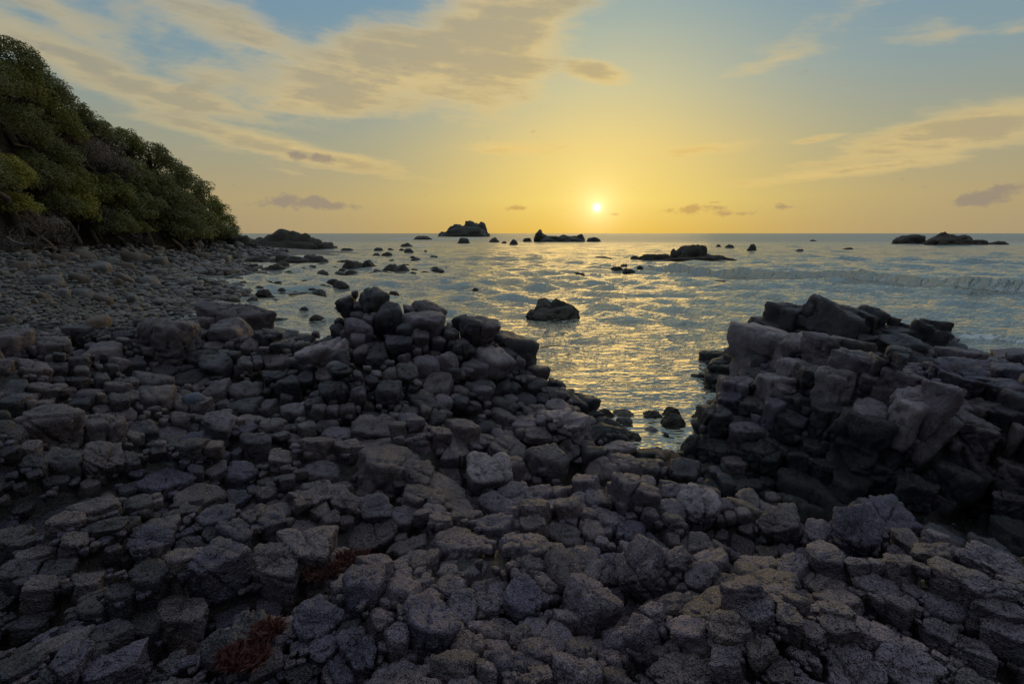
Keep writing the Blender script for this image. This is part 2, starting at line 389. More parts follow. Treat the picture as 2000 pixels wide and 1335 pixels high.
def H(x, y):
    x = np.asarray(x, float); y = np.asarray(y, float); h = H0(x, y)
    m = (y < 12.5) & (h > -.05)
    if m.any():
        h = np.array(h); h[m] += relief(x[m], y[m]) * np.clip((h[m] + .05) / .5, 0, 1)
    return h
_TS = np.concatenate([np.linspace(0.9, 16, 300), np.geomspace(16.1, 130, 180)])
def cast(us, vs, zmin=-3.0):
    """where the line of sight first meets the ground"""
    us = np.atleast_1d(us).astype(float); vs = np.atleast_1d(vs).astype(float); out = np.full((len(us), 3), np.nan)
    D = FWD[None] + ((us - 1000) / FP)[:, None] * RGT + ((667.5 - vs) / FP)[:, None] * UPV
    for a in range(0, len(us), 200):
        d = D[a:a + 200]; P = EYE + d[:, None, :] * (_TS[None, :, None] / d[:, 1][:, None, None])
        g = P[..., 2] - H(P[..., 0], P[..., 1])
        hit = g < 0
        k = np.argmax(hit, 1); ok = hit.any(1)
        for j in np.where(ok)[0]:
            kk = k[j]
            if kk == 0: out[a + j] = P[j, 0]; continue
            g0, g1 = g[j, kk - 1], g[j, kk]; t = g0 / (g0 - g1)
            out[a + j] = P[j, kk - 1] * (1 - t) + P[j, kk] * t
    return out
def normals(P, e=0.16):
    x, y = P[:, 0], P[:, 1]
    gx = (H(x + e, y) - H(x - e, y)) / (2 * e); gy = (H(x, y + e) - H(x, y - e)) / (2 * e)
    n = np.stack([-gx, -gy, np.ones_like(gx)], -1); return n / np.linalg.norm(n, axis=1)[:, None]

# ground sheet
def fan(xs, ys):
    YY, TT = np.meshgrid(ys, xs, indexing='ij'); return TT * (YY + 4.0), YY
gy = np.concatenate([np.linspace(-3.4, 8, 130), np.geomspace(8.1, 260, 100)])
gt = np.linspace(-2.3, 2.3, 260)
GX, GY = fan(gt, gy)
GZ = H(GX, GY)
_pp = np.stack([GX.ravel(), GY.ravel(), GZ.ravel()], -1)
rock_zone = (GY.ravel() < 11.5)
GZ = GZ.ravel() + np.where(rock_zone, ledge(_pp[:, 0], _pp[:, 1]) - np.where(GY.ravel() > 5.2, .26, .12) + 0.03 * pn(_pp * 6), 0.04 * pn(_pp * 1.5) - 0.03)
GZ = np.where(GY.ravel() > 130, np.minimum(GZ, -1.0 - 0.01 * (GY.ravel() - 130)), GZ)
def grid_faces(r, c):
    i = np.arange(r * c).reshape(r, c)
    return np.stack([i[:-1, :-1], i[:-1, 1:], i[1:, 1:], i[1:, :-1]], -1).reshape(-1, 4)
ground = link('ground', mesh('ground', np.stack([GX.ravel(), GY.ravel(), GZ], -1), grid_faces(*GX.shape), M_BED_SHADE))
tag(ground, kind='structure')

# ------------------------------------------------------------------ fractured rock: blocks traced from the photograph
# (x, y, width, height, tilt of the long axis, kind) inside enlarged views of the photograph
def tile(x0, y0, sc, rows):
    out = []
    for r in rows:
        x, y, w, h = r[:4]; a = r[4] if len(r) > 4 else 0; k = r[5] if len(r) > 5 else -1
        out.append((x0 + x / sc, y0 + y / sc, w / sc, h / sc, a, k))
    return out
TR = []
TR += tile(600, 800, 2.496, [
 (1250,80,240,180,0,PALE),(1070,110,110,90),(1125,150,110,60),(1135,250,150,230),(1025,290,100,200),(850,235,240,230,0,PALE),(700,220,80,90),
 (430,205,330,95,12,BROWN),(300,185,350,80,14,BROWN),(330,95,300,70,8),(150,130,150,100),(80,90,110,70),(60,300,170,110),(220,350,180,80,-10),(290,390,90,60),
 (100,410,230,110),(330,480,260,90,15),(190,510,130,80),(560,310,170,110),(640,290,120,60,-35),(700,290,110,150,-40),(640,390,200,110),
 (760,120,110,90),(860,90,90,60),(650,150,90,70),(700,100,100,60),(530,410,180,100,5),(400,390,110,80),(480,510,200,90),
 (330,600,260,150,20),(210,660,180,150),(50,620,140,180),(620,540,110,80),(730,490,130,110),(650,590,90,70),(720,650,210,130,25),(800,570,110,70),(920,610,230,90,-5),
 (1100,500,130,110),(1220,430,130,90),(1310,400,100,80),(1360,350,110,70),(1440,290,160,140,0,LICHEN),(1530,290,140,110),(1520,190,160,90,0,PALE),(1630,250,110,110),
 (1600,340,70,70),(1650,360,90,90),(1700,400,90,90),(1550,400,110,130),(1640,450,110,80),
 (1100,580,150,100,0,LICHEN),(1060,690,170,120),(1250,560,190,150),(1270,490,110,70,0,LICHEN),(1390,540,120,140,0,LICHEN),(1470,480,170,150),
 (1640,600,270,260,-30,VIOLET),(870,810,260,240),(1110,780,180,120),(1210,850,170,180),(1320,780,170,170),(1390,720,110,120),(1470,700,90,90),(1480,820,80,100),
 (1640,850,220,190,0,BROWN),(1560,750,130,90),(610,1080,210,320,80,VIOLET),(700,870,140,110,35),(760,970,160,150),(1060,970,240,200,-30,VIOLET),(880,960,120,90),(1050,860,80,60),
 (900,1110,130,130),(960,1060,140,110),(1110,1110,120,160),(1040,1150,90,130),(1200,1170,150,200),(1260,1110,110,90),(990,1240,150,170,0,VIOLET),(800,1300,230,170),(780,1200,150,120),
 (250,1190,240,210),(160,1260,170,170),(80,1160,140,130),(350,1050,190,130),(440,1120,110,130),(300,900,260,120,30),(510,740,160,110,30),(210,840,170,130,25),(460,920,200,100,30),(570,790,110,80,30),
 (1320,1060,150,260),(1440,1060,110,200),(1340,1260,130,170),(1400,940,120,150),(700,1070,80,140,60),(600,960,90,70,30),(560,880,100,70,30),(1150,960,60,60)])
TR += tile(1200, 800, 2.495, [
 (330,320,190,120,-15),(325,375,90,70),(470,400,110,100,-35),(400,500,280,220,-10,PALE),(530,390,80,60),(620,470,150,90,-30,RUST),(660,440,130,80,-35,BROWN),(730,450,60,80),
 (620,600,110,130),(645,550,70,60),(800,530,220,180,0,BROWN),(940,480,130,90,-30),(1000,560,170,130,-20),(1180,630,330,280,0,VIOLET),(760,650,130,90,0,RUST),(855,620,80,80),(770,720,90,80),(800,690,70,50),
 (480,740,180,150),(430,840,150,160,60),(310,780,130,120),(350,700,90,70),(170,870,260,200),(270,960,110,120),(880,800,90,140,70),(1030,770,160,110,-40),(1020,850,190,120,-30),(960,840,70,80),
 (1190,740,130,80),(1360,700,100,100),(1540,770,170,120),(1270,850,270,120,-20),(1360,800,210,110,-20),(1180,800,110,70),(540,900,220,170,35,LICHEN),(720,970,330,210,-10),
 (450,1020,230,110,30,LICHEN),(360,1140,200,140),(560,1160,260,150,-15,LICHEN),(690,1080,190,150),(840,1080,90,130,75),(950,1070,80,140,75),(700,1230,130,170,0,LICHEN),
 (350,1290,360,150),(950,960,150,70),(1080,980,150,100),(1270,1010,290,170,-25),(1390,940,130,80,-25),(1170,1190,390,250,-10),(1080,1045,220,60,-15),(1420,1200,280,260,-35),
 (1830,830,380,95,-25),(1640,870,290,85,-25),(1600,960,260,95,-28),(1800,960,370,95,-25),(1880,1050,300,110,-25),(1600,1080,260,100,-30),(1720,1160,300,115,-30),(1560,1160,190,90,-35),(1800,1280,330,120,-25),(1900,1160,250,85,-25),
 (800,1270,120,110),(540,1290,150,120),(900,900,90,60),(130,1180,140,200),(200,1080,120,100)])
TR += tile(1200, 800, 2.495, [
 (490,200,150,200),(660,120,140,110),(730,260,150,260),(800,170,110,80),(680,190,120,100),(590,250,110,130),
 (900,380,180,140),(1040,430,190,120),(1150,380,160,190),(1030,290,120,90),(890,280,100,80),(1190,250,130,80),(1330,310,150,150),(1270,480,120,130,75),(1430,440,180,240),(1590,560,180,220),
 (1850,290,90,80),(1930,270,100,60),(1690,310,200,150),(1600,340,160,180),(1780,430,190,250),(1900,500,180,200),(1720,600,160,150),(1950,350,110,140)])
TR += tile(1150, 540, 2.353, [
 (655,575,120,100),(690,490,150,90),(740,440,110,80),(865,455,130,120,0,PALE),(920,510,110,100),(960,550,130,120),(1010,490,90,70),(1160,530,150,90,0,PALE),(1120,650,200,220),(1310,590,190,130,0,PALE),(1260,730,250,220),(1490,630,190,130,0,PALE),(1490,760,180,190),
 (1690,720,170,180,0,BROWN),(1640,710,80,120),(1770,640,130,130),(1880,680,150,180),(580,650,140,110),(560,790,190,170),(480,790,80,170),(730,640,130,120),(730,720,160,110),(850,640,90,190),(930,680,110,120),
 (760,560,130,70),(880,340,200,130,0,PALE),(1000,300,120,80,0,PALE),(1090,385,240,110,-8,PALE),(1010,410,170,70,0,PALE),(1140,340,130,60),(1270,390,110,90),(1300,460,200,90,-8,PALE),(1180,480,160,80,0,PALE),(1050,470,110,60),(1400,480,120,70),(1350,410,80,80),(1410,430,80,70),(1470,470,90,90),
 (1520,540,160,110,0,PALE),(1480,600,150,80),(1680,490,240,150,0,VIOLET),(1770,450,60,50),(1890,510,160,110,0,VIOLET),(1680,570,180,120,-15),(1400,570,70,60),(1360,530,90,50),(1600,600,90,80),
 (1760,390,260,70),(1930,440,170,110),(1700,410,140,50),(1880,370,90,50),(1960,380,80,50)])
REAR = tile(1150, 540, 2.353, [
 (860,200,150,190),(745,190,50,80),(700,240,100,110),(640,260,80,90),(950,175,110,100),(1060,225,220,200),(1060,110,100,80),(1205,105,70,45),(1150,150,130,80),(1310,120,90,55),(1420,150,110,55),(1250,175,90,70),(1330,195,100,90),(1460,205,130,80),(1270,255,120,150),(1190,235,70,100),(1380,245,110,100),
 (1640,185,80,55),(1600,235,130,120),(1690,260,80,150),(1660,310,140,120),(1420,310,130,150),(1500,335,130,140),(1560,305,90,120),(1350,330,80,90),(1790,335,140,100),(580,350,130,110),(680,360,140,110),(620,400,160,70),(590,470,100,60),(780,290,90,100),(1130,290,120,110),(1530,250,90,90)])
REAR = [(a, b, c, d, e, DARK if k < 0 else k) for a, b, c, d, e, k in REAR]
TR += REAR
TR += tile(650, 420, 3.034, [
 (80,500,130,130),(180,475,60,60),(220,560,110,180),(330,620,140,200),(30,540,80,140),(150,560,50,60),(145,660,150,90),(145,745,75,80),(245,730,120,110),(280,840,120,130),(400,810,190,100),(440,700,80,70),(520,740,90,100),(545,640,240,170),(700,690,120,120),(625,750,70,60),(755,620,50,50),(810,680,100,140),(880,680,120,160),(920,620,50,40),(970,700,50,80),(760,730,80,70),
 (930,840,190,190,0,PALE),(1000,750,60,60),(1110,820,170,200),(1080,850,80,80),(1150,920,80,120),(550,860,140,150),(630,980,150,190),(680,880,100,180),(760,830,80,150),(790,790,120,60),(870,990,190,150),(1040,1000,170,110),(410,930,110,120),(340,910,90,80),(320,1060,150,250),(140,1070,110,220),(210,1080,80,220),(40,1070,90,230),(50,920,110,80),(270,1010,50,80),(230,960,70,60),(440,1170,100,110),(520,1100,100,120),
 (1000,1130,200,140),(1140,1080,150,140),(1240,1060,80,110),(1060,1090,70,70),(760,1110,90,90),(1190,1000,70,60),(1230,960,110,70),(1330,1060,100,110),(1420,1020,80,120),(1350,990,60,40),(1480,1110,90,120),(1530,1160,80,130),(1420,1110,100,90),(1610,1240,100,150)])
TR += tile(0, 440, 2.857, [
 (300,590,140,80),(440,590,150,90,0,BROWN),(80,690,170,100),(290,690,180,120),(590,730,190,200),(430,690,120,90),(200,820,170,110),(330,790,100,90),(130,760,140,90),(30,810,80,110),(940,640,370,290,0,BROWN),(1300,530,330,210,0,BROWN),(1280,610,200,180),(700,620,110,70),(1200,790,150,150),(1200,680,110,90),(1380,770,100,130),(1500,620,120,100),(1620,620,130,170),(1600,540,90,60),(1710,620,60,60),
 (1510,770,180,130),(1440,780,90,90),(1820,690,320,200,10,PALE),(870,860,190,150),(1080,850,160,150),(1210,920,130,130),(1370,900,230,150,0,BROWN),(1400,1000,160,130),(1530,860,130,70),(1620,900,130,90),(1670,1000,150,130),(1480,1000,90,110),(1700,870,90,90),(1810,830,100,110),(1900,800,90,60),(1870,930,160,180),(960,990,130,100),(270,890,250,70),(500,880,160,80),(640,890,170,80),(130,960,150,70),(80,1040,110,60),(750,800,120,90),(420,840,130,60),(560,1000,100,90),(660,980,110,90),(750,940,120,110)])
TR += tile(0, 800, 2.495, [
 (230,40,310,190,0,BROWN),(490,80,250,200,0,BROWN),(300,250,200,170),(520,250,200,190),(50,200,170,230),(160,230,90,100),(180,310,110,100),(880,40,90,80),(840,130,150,120),(970,170,160,160),(1070,110,130,120),(690,110,140,110),(650,240,110,90),
 (1250,190,140,90),(1320,110,110,80),(1400,80,170,70),(1180,250,150,110),(1360,230,110,80),(1590,80,120,80),(1540,180,90,90),(800,360,270,150,20,VIOLET),(640,410,80,80,20),(960,340,70,65),(960,430,280,120,20),(1155,370,100,110),(1210,430,150,120),(1330,500,220,110),(1290,350,100,70),
 (240,480,240,130,25),(400,460,90,90),(540,430,150,80,25),(670,530,180,110,25),(800,580,250,120,20),(510,620,190,120,20),(270,630,190,130,20),(640,620,80,80),(1060,510,210,130,15),(1040,600,90,100),(1150,640,170,130,-30),(1050,700,150,100,30),
 (740,710,290,160,20,VIOLET),(930,680,170,140),(560,710,180,80,15),(60,690,130,110),(20,580,70,90),(210,760,200,100,20),(1330,750,230,210,0,BROWN),(1500,660,250,190,0,BROWN),(1050,810,240,150,30,VIOLET),(900,800,180,120),(750,870,170,150),(290,850,160,140),(400,790,120,110),(120,850,180,110),(20,840,60,70),
 (1310,890,110,140),(1200,770,80,90),(1110,930,190,80,25),(1050,1100,150,220),(1200,990,190,200),(890,980,230,160),(1540,1050,230,220,0,VIOLET),(710,1040,140,130),(560,1150,380,160,20,VIOLET),(700,1240,280,130,20),(370,1210,180,190,20,VIOLET),(250,1010,130,100),(150,1030,130,90),(840,1080,110,90),(230,920,150,90),(470,940,150,130),(820,1300,200,110),(970,1310,190,100),(220,1310,100,80),(80,1150,200,120),(100,1250,220,120),(1620,1290,90,110),(600,960,120,100),(1400,980,110,100)])

class Blk: pass
def v_beach(u): return float(np.interp(u, [-300, 0, 100, 200, 260, 400, 520, 640], [662, 655, 648, 648, 636, 618, 600, 555]))
def zone(u, v):
    best = min(ANCH, key=lambda a: ((a[1] - u) ** 2 + ((a[2] - v) * 1.3) ** 2)); return best[0]
ANCH = [('head',1420,800),('head',1500,790),('head',1700,760),('head',1850,820),('head',1600,900),('head',1800,900),('head',1980,850),('head',1700,990),('head',1900,980),('head',1420,920),('head',1540,690),('head',1650,710),
        ('rear',1500,630),('rear',1650,610),('rear',1800,630),('rear',1400,690),('shelf',1960,700),('shelf',1880,700),
        ('slab',1600,1200),('slab',1850,1180),('slab',1750,1300),('slab',1480,1220),('slab',1400,1300),('slab',1980,1250),
        ('gully',1250,920),('gully',1350,990),('gully',1450,1050),('gully',1550,1080),('gully',1670,1050),('gully',1280,1150),('gully',1350,1100),
        ('ridge',1050,1250),('ridge',950,1300),('ridge',1100,1080),('ridge',900,1150),('ridge',1130,1150),('ridge',830,1250),('ridge',1060,1010),
        ('mid',700,900),('mid',900,880),('mid',800,980),('mid',620,960),('mid',1050,860),('mid',700,1050),
        ('mound',680,640),('mound',800,700),('mound',950,720),('mound',1100,780),('mound',650,760),('mound',850,780),('mound',1180,830),('mound',980,790),
        ('left',100,700),('left',330,650),('left',450,640),('left',100,830),('left',250,780),('left',420,780),('left',530,700),
        ('low',100,1000),('low',300,960),('lowr',450,1000),('low',150,1150),('low',350,1150),('lowr',550,1080),('low',200,1290),('lowr',450,1280),('lowr',650,1250),('lowr',400,900),('low',20,1250)]
def make_blk(u, v, w, h, ang, kind, P, n, rnd):
    b = Blk(); b.u, b.v, b.kind = u, v, kind
    view = nrm(P - EYE); zc = (P - EYE) @ FWD; s = zc / FP
    steep = zone(u, v) in ('head', 'rear', 'mound', 'left', 'shelf')
    wn = .1 if zone(u, v) in ('head', 'rear') else .42 if steep else .72
    up = nrm(wn * n + (1 - wn) * np.array([0, 0, 1.0]) + ((rnd.normal(.14 if u > 1480 else -.02, .10 if u > 1480 else .05), rnd.normal(-.04, .07), 0) if wn < .15 else (0, 0, 0)))
    sina = abs(view @ up); cosa = math.sqrt(1 - sina ** 2)
    g = math.cos(d2r(ang)) * RGT + math.sin(d2r(ang)) * UPV
    ex = g - (g @ up) / (view @ up if abs(view @ up) > .2 else math.copysign(.2, view @ up)) * view
    st = min(np.linalg.norm(ex), 1.7); ex = nrm(ex - (ex @ up) * up); ey = np.cross(up, ex)
    Rx = w / 2 * s * st * 1.08
    pill = h > 1.35 * w and ang == 0
    if pill:
        Ry = Rx * 1.05; Rz = h / 2 * s * 0.95
    else:
        Ry = np.clip(h * s / (sina + 0.5 * cosa) / 2, 0.5 * Rx, 1.5 * Rx) * 1.08
        Rz = (0.66 if ang else 0.9) * math.sqrt(Rx * Ry) * rnd.uniform(.8, 1.2)
        if ang == 0 and h * s > 2 * Ry * sina: Rz = max(Rz, min(0.5 * (h * s - 2 * Ry * sina) / max(cosa, .3) , 1.2 * Rx))
    if zone(u, v) in ('head', 'rear') and ang == 0:
        Ry = Rx * rnd.uniform(.85, 1.1); Rz = max(Rz, 1.15 * Rx)
    b.P = P; b.F = np.stack([ex, ey, up]); b.R = np.array([Rx, Ry, Rz]); b.pill = pill
    b.px = math.sqrt(w * h) / 2; b.pri = 1.0
    b.zone = zone(u, v)
    return b
def ell(b, d):                       # radius of the block's ellipsoid along unit d
    k = (b.F @ d) / b.R; return 1 / math.sqrt(k @ k)

BL = []
rb = np.random.default_rng(21)
_arr = np.array([t[:2] for t in TR]); _P = cast(_arr[:, 0], _arr[:, 1]); _N = normals(np.nan_to_num(_P))
for t, P, n in zip(TR, _P, _N):
    if np.isnan(P).any() or P[1] > 22: continue
    b = make_blk(*t, P, n, rb)
    flat = b.zone in ('mid', 'slab', 'low', 'lowr')
    b.P = b.P + b.F[2] * b.R.min() * (rb.normal(0.02, 0.09 if flat else 0.24) + (0.2 if b.px > 34 else 0) + (rb.normal(.15, .3) if b.zone in ('ridge', 'gully') else 0))
    BL.append(b)
# smaller pieces between the traced ones
centers = np.array([b.P for b in BL]); rads = np.array([b.R[:2].min() * 0.6 + b.R[:2].max() * 0.4 for b in BL])
def fill(us, vs, sizes, tight):
    global centers, rads
    P = cast(us, vs); N = normals(np.nan_to_num(P)); c = 0
    for u, v, p, n, sz in zip(us, vs, P, N, sizes):
        if np.isnan(p).any() or p[2] < -0.08 or p[1] > 15: continue
        if u < 640 and v < v_beach(u) + 8: continue
        if 1165 < u < 1375 and 770 < v < 880 and p[2] < .25: continue
        r = sz / 2 * ((p - EYE) @ FWD) / FP
        if (np.linalg.norm(centers - p, axis=1) < tight * (rads + r)).any(): continue
        asp = rb.uniform(.7, 1.1); an = 0
        zn = zone(u, v)
        if zn == 'slab': an = rb.normal(-26, 6); asp = .5
        elif zn in ('low', 'lowr'): an = rb.normal(22, 8); asp = .6
        elif zn == 'mid' and u < 850: an = rb.normal(12, 8); asp = .6
        elif zn == 'head': asp = rb.uniform(.8, 1.3)
        b = make_blk(u, v, sz, sz * asp, an, DARK if zn == 'rear' else -1, p, n, rb)
        b.pri = 0.8; b.P = p - b.F[2] * min(b.R) * (rb.uniform(-.08, .15) if rb.random() < .78 else rb.uniform(.4, 1.3))
        BL.append(b); centers = np.vstack([centers, p]); rads = np.append(rads, b.R[:2].mean())
for sz, cnt, tight in ((74, 1500, .93), (50, 2500, .88), (32, 4500, .82), (21, 6000, .78), (14, 5000, .76)):
    us = rb.uniform(-160, 2160, cnt); vs = rb.uniform(565, 1440, cnt)
    fill(us, vs, sz * rb.uniform(.8, 1.25, cnt) * (0.55 + 0.45 * np.clip((vs - 560) / 400, 0, 1)), tight)

ZLAB = {
 'head': 'broad jointed rock outcrop of square pale-topped blocks right of the channel',
 'rear': 'darker craggy rock ridge standing behind the pale-topped outcrop on the right',
 'shelf': 'low flat rock shelf at the right edge beside the sea',
 'slab': 'ribbed slanting rock slabs in the bottom right corner',
 'gully': 'tumbled rock blocks leading down to the small pool of water',
 'ridge': 'ridge of knobbly rounded rock in the bottom centre',
 'mid': 'cracked rock pavement of long slabs below the left mound',
 'mound': 'tall mound of rounded rock pillars left of the channel',
 'left': 'rock outcrop with massive boulders bordering the cobble beach',
 'low': 'dark violet-tinged fractured slabs in the bottom left',
 'lowr': 'dark cracked rock with red-leaved plants between the left slabs and the central ridge'}
roots = {}
for z in ZLAB:
    ps = np.array([b.P for b in BL if b.zone == z]); c = ps.mean(0); c[2] = ps[:, 2].min() - 0.3
    roots[z] = tag(empty('rock_outcrop', c), ZLAB[z], 'rock outcrop', 'rock outcrops of the shore'); roots[z]['_'] = 0
    del roots[z]['_']
MIXK = {'head': [GREY, DARK, BROWN, VIOLET, DARK], 'rear': [DARK, DARK, GREY], 'shelf': [VIOLET, GREY], 'slab': [GREY, GREY, BROWN],
        'gully': [GREY, GREY, BROWN], 'ridge': [GREY, GREY, GREY, BROWN], 'mid': [GREY, BROWN, BROWN], 'mound': [BROWN, GREY, DARK, DARK],
        'left': [BROWN, BROWN, DARK, DARK], 'low': [VIOLET, DARK, DARK, DARK, BROWN], 'lowr': [VIOLET, VIOLET, DARK, BROWN, GREY]}
for b in BL:                                   # ledges: neighbouring blocks step up and down together
    k = 1.0 if b.zone in ('mid', 'slab', 'low', 'lowr') else .6
    b.P = b.P + np.array([0, 0, k * ledge(b.P[:1], b.P[1:2])[0]])
    if b.zone in ('rear', 'head'): b.P = b.P + np.array([0, 0, rb.uniform(-.1, .05) if b.zone == 'rear' else rb.uniform(-.05, .1)])
centers = np.array([b.P for b in BL]); rmax = np.array([b.R.max() for b in BL])
order = np.argsort([-b.px for b in BL]); lvl = {}
for k, i in enumerate(order): lvl[i] = 5 if k < 70 and BL[i].px > 26 else (4 if BL[i].px > 15 else 3 if BL[i].px > 8 else 2)

def rock_shape(D, planes, p):
    acc = np.zeros(len(D))
    for d, t in planes: acc += np.maximum(D @ d, 0) ** p / t ** p
    return acc ** (-1.0 / p)
def roughen(V, D, Rm, seed, amp=1.0):
    off = np.array([seed * 7.13 % 91, seed * 3.77 % 83, seed * 5.31 % 97])
    Q = V / Rm
    d = 0.13 * pn(Q * 1.0 + off) + 0.075 * pn(Q * 2.4 + off * 2)
    r1 = np.abs(pn(Q * 1.7 + off * 3 + 11)); d -= 0.13 * np.exp(-(r1 / 0.045) ** 2) * (pn(Q * 0.9 + off) > -0.15)
    if len(V) > 600:
        d += 0.045 * pn(Q * 5.5 + off) + 0.028 * pn(Q * 11 + off)
        d -= 0.05 * np.maximum(pn(Q * 4.0 + off * 1.7) - 0.25, 0)
    if len(V) > 2000: d += 0.02 * pn(Q * 21 + off)
    return V + D * (d * Rm * amp)[:, None]
def split(V, D, Rm, r, n):
    """old joints that run through a block: narrow grooves with a slight step"""
    for _ in range(n):
        nn = nrm(r.normal(0, 1, 3) * np.array([1, 1, .45])); c = r.uniform(-.45, .45) * Rm
        q = V @ nn - c + 0.10 * Rm * pn(V / Rm * 1.6 + r.uniform(0, 50))
        V = V - D * (0.16 * Rm * np.exp(-(q / (0.045 * Rm)) ** 2) + r.uniform(-.07, .07) * Rm * np.tanh(q / (0.03 * Rm)))[:, None]
    return V
counts = {}
rank = {}
for i in order: rank.setdefault(BL[i].zone, []).append(i)
small = {i for z in rank for i in rank[z][295:]}; chips = {}
for i, b in enumerate(BL):
    r = np.random.default_rng(1000 + i)
    DD, FF = ICO[lvl[i]]
    ex, ey, up = b.F; Rx, Ry, Rz = b.R
    colm = b.zone in ('head', 'rear')
    knob = b.zone in ('ridge', 'gully', 'mound', 'left'); mn = min(Rx, Ry); dep = 0.5 * min(mn, Rz)
    O = b.P - up * dep
    planes = []
    def add(d, t): planes.append((nrm(d), t))
    j = lambda k=.16: r.normal(0, k, 3)
    for sgn in (1, -1):
        add(sgn * ex + j(.10), Rx * r.uniform(1.0, 1.15)); add(sgn * ey + j(.10), Ry * r.uniform(1.0, 1.15))
    add(up + j(.10 if knob else .06), dep + (Rz * r.uniform(.7, .95) if b.pill else (mn * r.uniform(.16, .26) if not knob else mn * (r.uniform(.2, .55) if b.zone != 'mound' else r.uniform(.3, .7)))))
    add(-up, max(Rz, mn) * ((1.9 if b.u > 1450 and b.kind != PALE else 1.0) if colm else 1.2) + 0.06)
    for _ in range(4):
        d = nrm(r.normal(0, 1, 3) @ b.F + 0.35 * up)
        f = b.F @ d
        sup = np.abs(f) @ np.array([Rx, Ry, dep + .3 * mn])
        add(d, sup * (r.uniform(.74, .98) if knob else r.uniform(.84, 1.04)))
    dist = np.linalg.norm(centers - b.P, axis=1)
    for k in np.where((dist < (rmax[i] + rmax) * 1.05) & (dist > 1e-6))[0]:
        o = BL[k]; dv = o.P - b.P; dv = dv - (dv @ up) * up * (.92 if colm else .5 if b.zone == 'mound' else .8); L = np.linalg.norm(dv); d = dv / L
        si, sj = ell(b, d) * b.pri, ell(o, d) * o.pri
        if colm and L < .42 * (si + sj): continue
        t = max(L * si / (si + sj) * (1.035 if knob else 1.05), .45 * si)
        if t < 1.3 * si: add(d, t)
    D = DD * b.R @ b.F; D /= np.linalg.norm(D, axis=1)[:, None]
    pw = r.uniform(8, 17) if knob else (r.uniform(13, 34) if colm else r.uniform(15, 30))
    V = D * rock_shape(D, planes, pw)[:, None]
    Rm = (Rx * Ry * Rz) ** (1 / 3)
    if len(V) > 600: V = split(V, D, Rm, r, int(r.integers(1, 4)) + (1 if len(V) > 2000 else 0))
    V = roughen(V, D, Rm, i + 1)
    if b.zone in ('slab', 'head', 'low', 'lowr') and len(V) > 600:     # bedding lines
        q = (V @ (nrm(ey * .8 + up * .6))) / Rm * 5 + 1.5 * pn(V / Rm * 1.3 + i)
        V += D * (0.02 * Rm * np.sin(q * 2.2))[:, None]
    kind = b.kind if b.kind >= 0 else MIXK[b.zone][r.integers(len(MIXK[b.zone]))]
    if b.kind != PALE and O[2] < (.50 if b.zone == 'head' else .34) + .12 * r.normal(): kind = TIDE_SHADE if O[2] < .3 else DARK      # black tide band, also paints shade into the deep low trench
    root = roots[b.zone]
    if i in small: chips.setdefault(b.zone, []).append((V + O - np.array(root.location), FF)); continue
    link('rock_block', mesh('rock_block', V, FF, ROCK[kind]), root, O - np.array(root.location))
    counts[b.zone] = counts.get(b.zone, 0) + 1
for z, parts in chips.items():
    V, F = merge(parts); tag(link('rock_chips', mesh('rock_chips', V, F, ROCK[MIXK[z][0]]), roots[z]), kind='stuff')
print('BLOCKS', counts, sum(counts.values()), 'tris', sum(len(ICO[lvl[i]][1]) for i in range(len(BL))))
# ------------------------------------------------------------------ generic loose stones
def stone(R, seed, lv=3, p=9, flat=0.0, cuts=9, rough=1.0):
    r = np.random.default_rng(seed); DD, FF = ICO[lv]
    R = np.asarray(R, float); D = DD * R; D /= np.linalg.norm(D, axis=1)[:, None]
    pl = []
    for k in range(3):
        for sg in (1, -1):
            d = np.zeros(3); d[k] = sg; pl.append((nrm(d + r.normal(0, .14, 3)), R[k] * r.uniform(.92, 1.06)))
    for _ in range(cuts):
        d = nrm(r.normal(0, 1, 3)); pl.append((d, (np.abs(d) @ R) * r.uniform(.62, .92)))
    V = D * rock_shape(D, pl, p)[:, None]
    Rm = float(np.prod(R) ** (1 / 3))
    return roughen(V, D, Rm, seed + 3, rough), FF

# ------------------------------------------------------------------ sea
m, nt, b = new_mat('sea_water'); M_SEA = m
g = nt.nodes.new('ShaderNodeNewGeometry'); pos = g.outputs['Position']
at = nt.nodes.new('ShaderNodeAttribute'); at.attribute_name = 'foam'; foam = S(at.outputs['Fac'])
sepp = nt.nodes.new('ShaderNodeSeparateXYZ'); nt.links.new(pos, sepp.inputs[0])
wx, wy = S(sepp.outputs[0]), S(sepp.outputs[1])
w1 = noise(comb(wx * 0.42, wy, 0.0), 2.2, 3, 0.62); w2 = noise(comb(wx * 0.5, wy, 3.0), 6.0, 2, 0.62); w3 = noise(comb(wx * 0.35, wy, 7.0), 0.30, 3, 0.55)
calm = smooth(wy, 6.5, 13.0) * 0.75 + 0.25
n1 = bump(nt, w3 * calm, 0.8, 0.4)
n2 = bump(nt, w1 * calm, 1.0, 0.32, n1); n3 = bump(nt, w2 * calm, 1.0, 0.11, n2)
fn = noise(pos, 3.2, 4, 0.7)
fm = smooth(foam + (fn - 0.5) * 1.3, 0.38, 0.62)
setc(nt, b, 'Base Color', mixc(fm, (0.41, 0.395, 0.335), (0.90, 0.91, 0.91)))
setc(nt, b, 'Roughness', fm * 0.4 + smooth(wy, 30.0, 260.0) * 0.30 + 0.06)
setc(nt, b, 'Metallic', (1.0 - fm) * 0.92)
b.inputs['IOR'].default_value = 1.6; b.inputs['Specular IOR Level'].default_value = 0.5
nt.links.new(n3, b.inputs['Normal'])
sy = np.concatenate([np.linspace(4.0, 14, 110), np.geomspace(14.1, 160, 300), np.geomspace(163, 30000, 70)])
